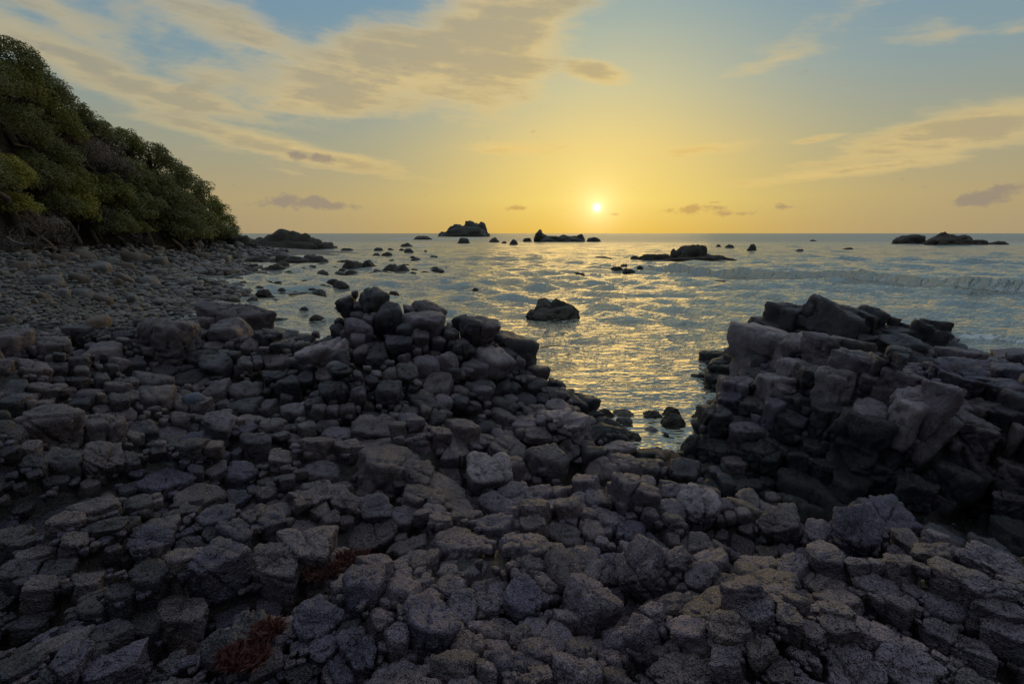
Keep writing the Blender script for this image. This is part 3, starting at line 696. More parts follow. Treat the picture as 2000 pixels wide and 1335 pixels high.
sx = np.concatenate([np.linspace(-4.5, -1.3, 24, endpoint=False), np.linspace(-1.3, 1.45, 300), np.linspace(1.47, 4.5, 24)])
SY, ST = np.meshgrid(sy, sx, indexing='ij'); SX = ST * SY
rs = np.random.default_rng(5)
dys = np.gradient(sy)[:, None] * np.ones_like(SX); dxs = SY * 0.0092
Z = np.zeros_like(SX)
amp_y = np.clip((SY - 7.0) / 25.0, 0.06, 1.0)
for k in range(46):
    lam = 0.5 * (34 / 0.5) ** (k / 45); th = rs.normal(-1.75, 0.55)       # swell runs in towards the shore
    kx, ky = math.cos(th) * 2 * math.pi / lam, math.sin(th) * 2 * math.pi / lam
    cell = np.maximum(dys * abs(math.sin(th)), dxs * abs(math.cos(th)))
    fade = np.clip((lam / cell - 3.0) / 3.0, 0, 1)
    a = 0.021 * lam ** 0.45 * (1.0 if lam < 3 else (3 / lam) ** .6)
    ph = rs.uniform(0, 7) + 0.8 * np.sin(SX / lam * .21 + k) + 0.8 * np.sin(SY / lam * .13 + 2 * k)
    s_ = np.sin(kx * SX + ky * SY + ph)
    Z += a * fade * amp_y * (s_ + 0.35 * s_ * s_ - 0.17)
foamv = np.zeros_like(SX)
def ridge(pix, h, width, f0, f1, front=0.6):
    """a swell or breaker whose crest passes through photo points; foam between u=f0..f1"""
    global Z, foamv
    W = np.array([at_z(u, v, 0.1) for u, v in pix])
    us = np.array([p[0] for p in pix])
    yc = np.interp(SX, W[:, 0], W[:, 1], left=np.nan, right=np.nan); uu = np.interp(SX, W[:, 0], us)
    wob = 0.35 * np.sin(SX * 0.7 + 1.3) + 0.25 * np.sin(SX * 1.9)
    d = SY - yc + wob
    hh = h * np.clip((uu - us[0]) / 90, 0, 1) * np.clip((us[-1] - uu) / 90, 0.0 if us[-1] < 2000 else 1, 1)
    prof = np.where(d > 0, np.exp(-(d / (width * 1.6)) ** 2), np.exp(-(d / (width * front)) ** 2))
    prof = np.nan_to_num(prof); hh = np.nan_to_num(hh)
    Z += hh * prof * (1 + 0.12 * np.sin(SX * .8 + 2) + .08 * np.sin(SX * 3.1))
    if f1 > f0:
        win = np.clip((uu - f0) / 60, 0, 1) * np.clip((f1 - uu) / 60, 0, 1)
        brk = 0.55 + 0.45 * np.sin(SX * 0.42 + 0.7)
        f = np.exp(-((d + width * 0.5) / (width * 0.45)) ** 2) * win * (0.5 + 0.4 * brk)
        foamv = np.maximum(foamv, np.nan_to_num(f))
ridge([(1230, 522), (1330, 529), (1450, 537), (1560, 541), (1640, 547), (1740, 551), (1830, 557), (1920, 564), (2050, 572), (2300, 590)], 0.75, .6, 1610, 2400, .4)
ridge([(1560, 505), (1700, 507), (1850, 511), (2100, 518)], 0.3, 1.6, 0, 0)
ridge([(760, 504), (900, 503), (1080, 506), (1230, 504)], 0.28, 1.6, 0, 0)
ridge([(930, 577), (1000, 580), (1080, 586), (1140, 590)], 0.14, .5, 0, 0)
ridge([(1780, 652), (1880, 657), (2050, 665)], 0.16, .35, 1830, 2300)
ridge([(1090, 600), (1150, 606), (1200, 612), (1230, 616)], 0.14, .3, 0, 0)
ridge([(1480, 484), (1560, 482), (1650, 486)], 0.3, 2.5, 0, 0)
def splash(u, v, ru, rv, s):
    global foamv
    c = at_z(u, v, 0); a = abs(at_z(u + ru, v, 0)[0] - c[0]); yy0 = at_z(u, v - rv, 0)[1]; yy1 = at_z(u, v + rv, 0)[1]
    q = ((SX - c[0]) / a) ** 2 + np.where(SY > c[1], (SY - c[1]) / max(yy0 - c[1], .1), (SY - c[1]) / max(c[1] - yy1, .1)) ** 2
    foamv = np.maximum(foamv, s * np.exp(-q))
for a in ((790, 466, 22, 2.0, .75), (850, 467, 30, 2.0, .6), (905, 466, 45, 2.2, .7), (1020, 468, 40, 2, .5), (1090, 469, 50, 2, .55), (1760, 468, 40, 2.5, .6), (1900, 475, 55, 3.5, .75), (1980, 473, 30, 2.5, .7), (1840, 473, 60, 2.5, .6),
          (1235, 516, 45, 3, .6), (1270, 520, 40, 3, .55), (820, 480, 30, 2, .6), (1160, 602, 22, 4, .4), (770, 466, 18, 2, .6), (1060, 480, 14, 1.5, .4), (1385, 690, 22, 10, .55), (1400, 730, 14, 14, .5), (1120, 618, 30, 4, .45), (1340, 512, 60, 3, .5), (1440, 505, 30, 2, .5), (1900, 660, 60, 5, .5), (480, 525, 20, 2, .4), (420, 580, 20, 3, .4), (350, 620, 24, 3, .45)):
    splash(*a)
_sh = H0(SX, SY); _near = (SY < 75) & (SY > 4)
foamv = np.maximum(foamv, np.where(_near, .46 * np.exp(-((_sh + .04) / .07) ** 2), 0))      # thin swash along the shore
me = mesh('sea', np.stack([SX.ravel(), SY.ravel(), Z.ravel()], -1), grid_faces(*SX.shape), M_SEA)
me.attributes.new('foam', 'FLOAT', 'POINT').data.foreach_set('value', foamv.ravel().astype(np.float32))
sea = link('sea', me); tag(sea, kind='structure')

# ------------------------------------------------------------------ rocks standing in the water
def sea_rock(u, vb, w, h, label, group=None, depth=0.8, seed=0, mat=None, lv=3, name='sea_rock', sharp=7, z0=0.0, cat='rock'):
    """one rock whose foot is seen at (u, vb), w x h photo pixels"""
    c = at_z(u, vb, z0); s = ((c - EYE) @ FWD) / FP
    Rx, Rz = w * s / 2, h * s
    Ry = max(Rx * depth, 0.05)
    c = c + np.array([0, Ry * 0.7, 0])
    V, F = stone((Rx * 1.06, Ry, Rz * 1.25), seed * 31 + 5, lv, sharp, cuts=12, rough=2.2)
    V[:, :2] *= (1.0 - np.clip(V[:, 2:3] / (Rz * 1.3), 0, 1) * .45)
    k = V[:, 2].max(); V[:, 2] *= (Rz / max(k, 1e-3))
    V[:, 2] = np.where(V[:, 2] < 0, V[:, 2] * 0.6, V[:, 2])
    o = link(name, mesh(name, V, F, mat or M_SEAROCK), None, c + np.array([0, 0, -0.02]))
    return tag(o, label, cat, group)
def rock_group(name, label, cat, lumps, seed, mat, lv=4, z0=0.0, part='rock_mass', group=None, sharp=10):
    """one islet made of several fused masses: (u, v_foot, w, h, extra depth factor)"""
    u0, v0 = lumps[0][:2]; c0 = at_z(u0, v0, z0)
    root = empty(name, c0); tag(root, label, cat, group)
    for k, L in enumerate(lumps):
        u, vb, w, h, dp, push = L
        c = at_z(u, v0, z0); s = ((c - EYE) @ FWD) / FP
        Rx = w * s / 2; top = (v0 - (vb - h)) * s; Ry = Rx * dp
        V, F = stone((Rx * 1.05, Ry, top * 1.2), seed + k * 17, lv, sharp, cuts=14, rough=2.3)
        V[:, :2] *= (1.0 - np.clip(V[:, 2:3] / (top * 1.3), 0, 1) * .25)
        V[:, 2] *= top / V[:, 2].max(); V[:, 2] = np.where(V[:, 2] < 0, V[:, 2] * .5, V[:, 2])
        p = c + np.array([0, push * s, -0.05])
        link(part, mesh(part, V, F, mat), root, p - c0)
    return root
M_FAR = rock_mat('far_stack', (0.07, 0.062, 0.05), (0.15, 0.13, 0.105), speck=0.1, fine=0.05, grain=14)
rock_group('sea_stack', 'tall flat-topped sea stack on the horizon left of the sun', 'sea stack',
  [(905,462,88,22,.6,0),(922,462,52,31,.6,5),(890,462,50,24,.6,10),(872,463,30,11,.6,0),(940,462,26,29,.6,4),(912,462,30,29,.6,6)], 101, M_FAR)
rock_group('rocky_islet', 'low ruined-looking rocky islet with a horn at its left end below the sun', 'islet',
  [(1095,472,92,12,.5,0),(1052,472,18,24,.6,0),(1060,472,26,17,.6,2),(1030,472,22,8,.6,0),(1110,472,50,14,.5,4),(1132,472,20,16,.6,2),(1160,468,34,5,.5,0)], 140, M_FAR)
rock_group('reef', 'flat dark reef carrying one square knob of rock right of the sun', 'reef',
  [(1340,508,220,12,.25,0),(1348,496,62,19,.6,4),(1318,494,22,9,.6,2),(1280,508,90,13,.3,0),(1400,504,100,9,.3,0),(1250,506,40,8,.4,0),(1362,494,34,17,.6,6)], 180, M_SEAROCK)
rock_group('rocky_islet', 'larger of the two dark islets near the right edge of the sea', 'islet',
  [(1850,478,82,22,.6,0),(1842,476,30,24,.6,2),(1870,478,50,20,.6,3),(1908,480,40,13,.6,0),(1950,480,40,10,.6,0),(1815,477,20,8,.6,0)], 220, M_SEAROCK)
rock_group('rocky_islet', 'smaller rounded islet just left of the larger one on the right', 'islet',
  [(1780,476,54,19,.6,0),(1770,476,36,17,.6,1),(1795,476,30,15,.6,0),(1748,473,14,5,.6,0)], 250, M_SEAROCK)
rock_group('sea_boulder', 'knobbly seaweed-covered boulder alone in the channel before the sun', 'boulder',
  [(1080,616,92,24,.7,0),(1066,616,46,35,.8,6),(1098,616,46,34,.8,10),(1050,616,30,20,.8,0),(1120,617,26,13,.8,-4),(1084,618,50,14,.6,-10)], 280, M_SEAROCK, sharp=12)
rock_group('rock_point', 'jagged dark rock point running out from the wooded hill', 'rock point',
  [(575,486,130,18,.4,0),(545,486,70,39,.5,6),(566,486,52,37,.5,8),(590,486,46,31,.5,6),(612,486,44,23,.5,4),(635,486,36,14,.5,0),(515,486,44,24,.5,3),(495,488,44,22,.6,-2),(652,487,22,6,.5,0)], 310, M_SEAROCK, lv=3)
rock_group('reef', 'broken low reef in the shallows before the dark rock point', 'reef',
  [(585,512,90,13,.4,0),(560,511,44,16,.5,3),(612,512,46,16,.5,2),(630,513,24,9,.6,0),(540,510,24,7,.6,0),(590,513,40,10,.5,-4)], 350, M_WET, lv=3)
SMALL = [ # u, foot v, w, h, label
 (826,468,32,8,'flat rock awash just left of the tall sea stack'),(793,482,23,8,'upper of two square rocks awash left of the sea stack'),(797,493,21,8,'lower of two square rocks awash left of the sea stack'),
 (737,490,20,7,None),(763,489,14,5,None),(784,490,13,5,None),(831,492,8,4,None),(655,485,9,5,None),(676,489,28,5,None),
 (905,475,22,11,'pointed rock in the white water in front of the sea stack'),(965,473,19,10,'squat rock midway between sea stack and horned islet'),(1004,478,16,11,'upright rock left of the horned islet'),(985,475,12,4,None),
 (1170,507,78,8,'long thin reef lying awash left of the square-knobbed reef'),
 (1204,527,22,9,None),(1219,522,15,9,None),(1229,530,21,8,None),(1251,526,11,10,None),(1271,523,18,7,None),(1295,524,16,6,None),
 (1131,544,33,16,'single rounded rock in open water below the horned islet'),(928,566,10,6,None),(767,576,18,10,'small rock just beyond the tall left mound'),(816,592,20,6,None),
 (688,523,36,20,'left of two big rocks in the left shallows'),(716,522,28,18,'right of two big rocks in the left shallows'),(763,527,26,15,None),(782,531,32,19,'biggest dark rock at the right end of the shallows'),(741,535,48,11,'long flat slab rock in the left shallows'),
 (667,530,14,8,None),(685,535,21,10,None),(661,536,24,5,None),(697,542,12,4,None),(848,525,20,6,None),(853,529,23,7,None),(808,528,12,5,None),(880,523,10,4,None),
 (1470,490,19,14,'small pyramid-shaped rock right of the knobbed reef'),(1428,484,20,7,None),(1404,483,10,6,None),(1564,492,17,6,None),(1408,553,29,7,'lone flat rock in front of the long breaking wave'),
 (532,528,42,17,'broad rock off the beach below the rock point'),(552,520,20,12,None),(560,533,17,6,None),(628,538,25,14,'isolated block in the shallows above the left mound'),(661,536,26,8,None),(595,551,19,6,None),(576,560,18,8,None),(632,561,22,8,None),(648,553,17,11,None),(662,560,27,15,None),(504,564,18,8,None),(510,574,22,12,None),(524,563,14,6,None),(549,566,12,6,None),(620,578,24,13,None),(580,574,44,4,None),(592,605,15,8,None),(615,622,20,10,None),
 (494,524,20,12,None),(481,531,26,11,None),(459,532,28,12,None),(500,510,58,13,None),(459,513,30,19,'dark hump of rock at the head of the beach inlet'),(416,562,26,14,None),(421,572,30,9,None),(455,576,36,11,None),(402,588,40,15,None),(367,590,32,11,None),(378,608,32,17,None),(700,577,10,4,None),(660,602,14,5,None),
 (1660,487,20,4,None),(1590,471,14,3,None)]
LM = [(905,455,'the tall sea stack'),(1090,466,'the horned islet'),(1345,500,'the knobbed reef'),(1850,470,'the larger right islet'),(1080,605,'the boulder in the channel'),(585,508,'the broken reef'),(560,470,'the dark rock point'),
      (700,520,'the two big rocks in the left shallows'),(741,535,'the long slab rock in the shallows'),(628,538,'the isolated block in the shallows'),(532,528,'the broad rock off the beach'),(459,513,'the dark hump at the head of the inlet'),(1131,544,'the single rounded rock'),(690,600,'the tall left mound'),(330,640,'the massive shore boulder'),(1170,507,'the long thin reef')]
seen = {}
_rr = np.random.default_rng(77); _n0 = len(SMALL)
while len(SMALL) < _n0 + 46:
    vb = 498 + 90 * _rr.random() ** 1.3; u = _rr.uniform(470, 860) if vb < 545 else _rr.uniform(440, 640)
    if any(abs(u - q[0]) < (q[2] + 16) / 1.8 and abs(vb - q[1]) < 5 for q in SMALL): continue
    w = _rr.uniform(7, 22); SMALL.append((u, vb, w, w * _rr.uniform(.22, .5), None))
def near_label(kind, u, v, LM):
    x, y, nm = min(LM, key=lambda l: (l[0] - u) ** 2 + (2.2 * (l[1] - v)) ** 2)
    rel = ('left of' if u < x else 'right of') if abs(u - x) > 1.3 * abs(v - y) else ('in front of' if v > y else 'behind')
    key = kind + ' ' + rel + ' ' + nm; n = seen[key] = seen.get(key, 0) + 1
    return (('', 'second ', 'third ', 'fourth ', 'fifth ', 'sixth ', 'seventh ', 'eighth ', 'ninth ', 'tenth ')[min(n - 1, 9)] + key)
for k, (u, vb, w, h, lab) in enumerate(SMALL):
    if vb > 495: w, h = w * 1.12, h * .82
    if not lab: lab = near_label(('flat' if h / w < .36 else 'upright' if h / w > .58 else 'low') + ' rock', u, vb, LM); own = True
    else: own = False
    far = 'far out beyond the shallows' if vb < 500 else ('in the broken water right of the sun' if u > 1100 else 'in the shallows off the cobble beach')
    sea_rock(u, vb, w, h, lab, 'small rocks awash ' + far if own else None, .7, 400 + k, M_SEAROCK if vb < 500 else M_WET, 3 if vb < 505 else 4, 'sea_rock', 13)

# ------------------------------------------------------------------ stones in the pool at the end of the channel
POOL = [(215,310,230,110,'brown rock at the left corner of the small pool',M_WET),(470,310,300,80,'long reddish rock lying across the mouth of the pool',M_COBW),(470,410,230,110,'pale wet oval stone in the left of the pool',M_COB),
 (440,540,190,110,'speckled stone at the left bank of the pool',M_COB),(560,620,280,110,'rounded brown stone low in the pool left side',M_WET),(580,670,100,50,'little stone below the rounded brown pool stone',M_COB),
 (850,340,290,100,'dark rock left of the stacked pair in the pool',M_WET),(1110,300,230,140,'upper wedge-shaped rock of the stacked pair in the pool',M_WET),(1120,420,320,170,'lower square rock of the stacked pair in the pool',M_WET),(840,520,190,60,'pale flat stone awash mid pool',M_COB),
 (1010,590,90,60,'tiny dark stone alone in the middle of the pool',M_WET),(1400,345,130,50,'flat stone near the right bank of the pool',M_WET),(1280,740,150,110,'round stone against the right outcrop by the pool',M_COB),(1190,805,100,50,'small stone beside the round one at the pool edge',M_COB),(900,800,260,80,'flat tan stone at the near end of the pool',M_COBW),
 (1040,900,450,200,'large red-brown boulder closing the near end of the pool',M_COBR)]
for k, (x, y, w, h, lab, mt) in enumerate(POOL):
    u, v = 1150 + x / 6.667, 760 + (y + h * .35) / 6.667
    sea_rock(u, v, w / 6.667, h / 6.667 * .85, lab, 'stones in the pool', .75, 700 + k, mt, 4, 'pool_stone', 9, 0.0 if k < 15 else 0.1, 'stone')

# ------------------------------------------------------------------ cobble beach
STV = [stone((1, rs.uniform(.7, .95), rs.uniform(.45, .7)), 900 + k, 3, rs.uniform(4, 8), cuts=6, rough=.7) for k in range(10)]
STM = [[mesh('cobble', V, F, mt) for V, F in STV] for mt in (M_COB, M_COBW, M_COBR)]
def cobble(P, r, lab, grp, mt=0, name='cobble', tall=1.0, yaw=None, sq=None, cat='stone'):
    o = link(name, STM[mt][int(rs.integers(10)) if sq is None else sq], None, P + np.array([0, 0, r * .15]))
    o.rotation_euler = (rs.normal(0, .15), rs.normal(0, .15), rs.uniform(0, 6.28) if yaw is None else yaw)
    o.scale = (r, r * rs.uniform(.8, 1.0), r * tall); return tag(o, lab, cat, grp)
BIG = [(750,185,110,60,'pale squarish boulder at the foot of the wooded hill',1),(880,205,100,50,'grey boulder right of the pale squarish one under the trees',0),(480,185,95,60,'brown boulder left of the pale squarish one under the trees',1),(400,180,80,45,None,1),
 (280,315,125,50,'broad dark boulder in the middle of the cobble beach',0),(440,300,80,60,None,1),(650,320,60,45,None,1),(690,300,80,50,None,1),(350,385,75,60,'dark pointed boulder low on the left of the beach',0),(465,385,80,50,None,0),(570,412,85,55,None,1),(250,400,60,45,None,1),
 (560,540,105,65,'rounded orange-brown boulder at the seaward foot of the beach',2),(40,530,95,65,'pinkish slab-like boulder at the left edge of the beach',1),(840,310,85,55,None,0),(880,262,100,34,None,0),(1050,330,90,40,None,0),(1000,385,75,40,None,0),(740,415,75,40,None,0),(190,425,40,24,'small orange stone on the left of the beach',2),(300,440,55,40,None,1),(800,540,75,38,None,0),(120,240,90,60,None,1),(560,245,100,50,None,0),(900,270,70,40,None,0),(1110,260,80,40,None,0),(1180,260,70,35,None,0),(990,290,70,30,None,1),(1240,260,90,45,None,0),(330,190,60,40,None,1),(620,200,70,40,None,0),(1000,200,80,40,None,0),(1080,190,70,40,None,0),(1250,190,90,40,None,0),(690,460,60,30,None,0),(640,455,30,24,'tiny orange pebble among grey ones mid beach',2)]
bu = np.array([b_[0] / 2.857 for b_ in BIG]); bv = np.array([440 + (b_[1] + b_[3] * .25) / 2.857 for b_ in BIG]); bp = cast(bu, bv)
GLAB, GGRP = 'rounded grey-brown cobble lying among others on the beach below the wooded hill', 'cobbles of the beach'
BLM = [(b_[0] / 2.857, 440 + b_[1] / 2.857, 'the ' + ' '.join(b_[4].split()[:3 if 'right of' not in b_[4] else 2]) + (' one' if b_[4].startswith('pale') else '')) for b_ in BIG if b_[4] and b_[4].split()[0] in ('pale', 'broad', 'dark', 'rounded', 'pinkish')]
for b_, P in zip(BIG, bp):
    if np.isnan(P).any(): continue
    s = ((P - EYE) @ FWD) / FP
    cobble(P, b_[2] / 2.857 / 2 * s * 1.1, b_[4] or near_label(('brown' if b_[5] else 'grey') + ' beach boulder', b_[0] / 2.857, 440 + b_[1] / 2.857, BLM), None if b_[4] else 'large boulders on the beach', b_[5], 'boulder', min(1.6, 2.2 * b_[3] / b_[2]), 0.0 if b_[4] else None, None, 'boulder')
n = 2600
cu = np.concatenate([rs.uniform(-60, 480, n)]); cvv = 478 + (rs.uniform(0, 1, n) ** 1.25) * 178
cp = cast(cu, cvv); made = 0; used = []
for u, v, P in zip(cu, cvv, cp):
    if made >= 262: break
    if np.isnan(P).any() or P[2] < -0.1 or P[2] > 2.6 or v > v_beach(u) + 4: continue
    s = ((P - EYE) @ FWD) / FP
    r = rs.uniform(9, 20) * (0.7 + 0.5 * (v < 540)) / 2 * s * rs.uniform(.7, 1.25)
    r = min(r, 1.1)
    if any((P[0] - q[0]) ** 2 + (P[1] - q[1]) ** 2 < ((r + q[2]) * .8) ** 2 for q in used): continue
    used.append((P[0], P[1], r)); made += 1
    br = int(rs.random() < .3)
    where = ('upper beach under the trees' if v < 512 else 'middle of the beach' if v < 570 else 'lower beach near the outcrop') + (' at the far left' if u < 110 else ' towards the water' if u > 260 else '')
    cobble(P, r, ('brownish' if br else 'grey') + ' rounded cobble among others on the ' + where, GGRP, br)
# the uncountable rest, one mass
V2 = [stone((1, rs.uniform(.65, .95), rs.uniform(.4, .65)), 1200 + k, 2, 5, cuts=3, rough=.5) for k in range(12)]
n = 9000; cu = rs.uniform(-120, 560, n); cvv = 476 + (rs.uniform(0, 1, n) ** 1.1) * 184
cp = cast(cu, cvv); parts = []
for u, v, P in zip(cu, cvv, cp):
    if np.isnan(P).any() or P[2] < -0.06 or P[2] > 2.9 or v > v_beach(u) + 14: continue
    s = ((P - EYE) @ FWD) / FP
    r = rs.uniform(7, 15) / 2 * s * (0.75 + .5 * (P[2] < .7))
    r = min(max(r, .05), .5)
    V, F = V2[int(rs.integers(12))]; a = rs.uniform(0, 6.28); c_, s_ = math.cos(a), math.sin(a)
    W = V * r; W = np.stack([W[:, 0] * c_ - W[:, 1] * s_, W[:, 0] * s_ + W[:, 1] * c_, W[:, 2] + W[:, 0] * rs.normal(0, .15)], -1) + P + np.array([0, 0, r * rs.uniform(-.1, .35)])
    parts.append((W, F))
    if len(parts) >= 3700: break
V, F = merge(parts)
peb = link('pebbles', mesh('pebbles', V, F, M_PEB)); tag(peb, 'mass of small grey pebbles covering the beach between the cobbles', 'pebbles', kind='stuff')
print('PEBBLES', len(parts), 'cobbles', made)

# single stones lying on the foreground rock
def loose(u, v, w, h, lab, mt, name='cobble', rot=0.3):
    P = cast([u], [v])[0]; s = ((P - EYE) @ FWD) / FP; r = w * s / 2
    V, F = stone((1, .8, h / w), int(u), 4, 3.2, cuts=2, rough=.35)
    o = link(name, mesh(name, V * r, F, mt), None, P + np.array([0, -.1 * r, r * .75])); o.rotation_euler = (.5, rot, .4)
    return tag(o, lab, 'stone')
loose(384, 795, 36, 30, 'smooth blue-grey oval cobble wedged between dark blocks left of centre', M_SLATE, rot=-.5)
loose(366, 780, 24, 14, 'flat pinkish stone just left of the blue-grey cobble', M_COBW)
loose(1672, 682, 26, 14, 'small rust-red stone at the foot of the dark right ridge', M_COBR)
# ------------------------------------------------------------------ wooded hill
def Yb(u): return float(np.interp(u, [-500, -200, 0, 150, 300, 400, 460, 490], [22, 26, 32, 44, 55, 73, 88, 95]))
def Vs(u): return float(np.interp(u, [-500, -200, 0, 100, 200, 340, 400, 450, 475, 490], [-90, -20, 118, 205, 285, 365, 415, 455, 474, 484]))
m, nt, b = new_mat('hill_soil'); M_SOIL = m
g = nt.nodes.new('ShaderNodeNewGeometry'); pos = g.outputs['Position']
sn = noise(pos, 1.3, 4, .65)
setc(nt, b, 'Base Color', mixc(sn, (0.04, 0.036, 0.03), (0.085, 0.07, 0.055))); b.inputs['Roughness'].default_value = 0.95
nt.links.new(bump(nt, noise(pos, 4, 4, .7), 0.9, 0.4), b.inputs['Normal'])
us = np.linspace(-500, 490, 90); rows = []
for u in us:
    vb = 494.0; vs_ = Vs(u); r_ = []
    for t in np.linspace(0, 1, 34):
        v = vb + (vs_ - vb) * t
        r_.append(at_y(u, v, Yb(u) * (1.05 + 0.28 * (488 - v) / 400)))
    top = r_[-1]
    for k in range(1, 8): r_.append(top + np.array([-3.0 * k, 5.0 * k, -0.25 * k * k]))
    rows.append(r_)
HV = np.array(rows); sh = HV.shape[:2]; HV = HV.reshape(-1, 3)
HV = HV + np.array([0.3, -.6, .4]) * pn(HV * 0.35)[:, None] + np.array([0.1, -.2, .15]) * pn(HV * 1.1)[:, None]
hill = link('hill', mesh('hill', HV, grid_faces(*sh), M_SOIL)); tag(hill, kind='structure')

# added unseen rise behind the camera, blocks back-sky light from rock faces
us = np.linspace(math.radians(140), math.radians(255), 60); rows = []
for a in us:
    r_ = []
    for t in np.linspace(0, 1, 22):
        d = 9 + 26 * t; z = 1.8 + 13.5 * (t ** 1.15) * (1 - .25 * math.sin(a * 2.0))
        r_.append((math.sin(a) * d, math.cos(a) * d - 2, z))
    rows.append(r_)
BV = np.array(rows); sh = BV.shape[:2]; BV = BV.reshape(-1, 3)
_f = np.clip((BV[:, 2] - 1.8) / 3, 0, 1)
BV = BV + np.array([.3, .3, 1.1]) * (pn(BV * 0.3) * _f)[:, None] + np.array([.2, .2, .5]) * (pn(BV * .9) * _f)[:, None]
tag(link('unseen_light_blocker', mesh('unseen_light_blocker', BV, grid_faces(*sh), M_SOIL)), kind='structure')

def leaf_mat(name, ca, cb, trans=0.22):
    m = bpy.data.materials.new(name); m.use_nodes = True; nt = m.node_tree; nt.nodes.clear(); S.nt = nt
    out = nt.nodes.new('ShaderNodeOutputMaterial'); g = nt.nodes.new('ShaderNodeNewGeometry')
    n_ = noise(g.outputs['Position'], 0.9, 3, .6); r_ = S(g.outputs['Random Per Island'])
    c = mixc(smooth(n_ * .6 + r_ * .4, .3, .7), ca, cb)
    d = nt.nodes.new('ShaderNodeBsdfPrincipled'); nt.links.new(c, d.inputs['Base Color']); d.inputs['Roughness'].default_value = .55; d.inputs['Specular IOR Level'].default_value = .3
    t = nt.nodes.new('ShaderNodeBsdfTranslucent'); nt.links.new(c, t.inputs[0])
    mx = nt.nodes.new('ShaderNodeMixShader'); mx.inputs[0].default_value = trans
    nt.links.new(d.outputs[0], mx.inputs[1]); nt.links.new(t.outputs[0], mx.inputs[2]); nt.links.new(mx.outputs[0], out.inputs[0]); return m
LEAF = {'green': leaf_mat('leaf_green', (0.212, 0.218, 0.066), (0.425, 0.404, 0.120)), 'dark': leaf_mat('leaf_dark', (0.174, 0.181, 0.076), (0.324, 0.311, 0.120)),
        'bright': leaf_mat('leaf_bright', (0.335, 0.328, 0.071), (0.581, 0.524, 0.131)), 'brown': leaf_mat('leaf_brown', (0.224, 0.181, 0.153), (0.402, 0.328, 0.273), .2)}
M_BARK = rock_mat('bark', (0.07, 0.055, 0.045), (0.15, 0.12, 0.10), speck=.1, fine=.6)
M_TWIG = rock_mat('grey_twig', (0.10, 0.085, 0.08), (0.20, 0.17, 0.16), speck=.1, fine=.5)

def crown_mesh(rx, ry, rz, leaf, count, seed):
    r = np.random.default_rng(seed)
    nc = 80; C = r.normal(0, 1, (nc, 3)); C /= np.linalg.norm(C, axis=1)[:, None]; C[:, 2] = np.abs(C[:, 2]) * 1.0 - 0.35; C[:, 1] -= .25
    C *= r.uniform(.6, .98, nc)[:, None]
    cr = r.uniform(.12, .27, nc)
    k = r.choice(nc, count, p=cr ** 2 / (cr ** 2).sum())
    d = r.normal(0, 1, (count, 3)); d[:, 2] += .45; d /= np.linalg.norm(d, axis=1)[:, None]
    P = C[k] + d * (cr[k] * r.uniform(.84, 1.08, count))[:, None]
    P *= np.array([rx, ry, rz])
    n = d + r.normal(0, .45, (count, 3)); n[:, 2] += .3; n /= np.linalg.norm(n, axis=1)[:, None]
    a = np.cross(n, r.normal(0, 1, (count, 3))); a /= np.linalg.norm(a, axis=1)[:, None]; b = np.cross(n, a)
    L = leaf * r.uniform(.65, 1.35, count)[:, None]
    V = np.stack([P - a * L, P + b * L * .62 + n * L * .12, P + a * L, P - b * L * .62 + n * L * .12], 1).reshape(-1, 3)
    F = np.arange(count * 4).reshape(-1, 4)
    return V, F, C * np.array([rx, ry, rz])
def tree(u, v, ru, rv, kind, label, seed, lean=0.0, name='coastal_tree'):
    Y = Yb(u) * (1.0 + 0.28 * (488 - v) / 400)
    P = at_y(u, v, Y); s = ((P - EYE) @ FWD) / FP
    rx, rz = ru * s * 1.22, rv * s * 1.2; ry = .5 * (rx + rz) * .85
    r = np.random.default_rng(seed)
    gnd = P + np.array([-0.5, ry * 0.9 + .6, -rz * 1.15]); root = empty(name, gnd); tag(root, label, 'tree', 'wind-clipped trees on the hill')
    leaf = 0.00155 * Y if kind != 'brown' else .0012 * Y
    cnt = int(np.clip(ru * rv * 4.1, 1400, 12500) * (1.0 if kind != 'brown' else .7))
    V, F, C = crown_mesh(rx, ry, rz, leaf, cnt, seed)
    link('crown', mesh('crown', V, F, LEAF[kind], False), root, P - gnd)
    parts = []; top = P - gnd + np.array([0, 0, -.15 * rz])
    mid = top * .5 + r.normal(0, .12, 3) * rx
    r0 = .035 * (rx + rz) + .05
    parts.append(tube([np.array([0, 0, -.5]), mid * .5, mid, top], [r0 * 1.25, r0, r0 * .8, r0 * .5], 7))
    for c in C[::8]:
        e = P - gnd + c * .9; a = mid * .6 + top * .4
        parts.append(tube([a, (a + e) / 2 + r.normal(0, .12, 3) * rx, e], [r0 * .5, r0 * .32, r0 * .1], 5))
    V, F = merge(parts); link('trunk', mesh('trunk', V, F, M_BARK), root)
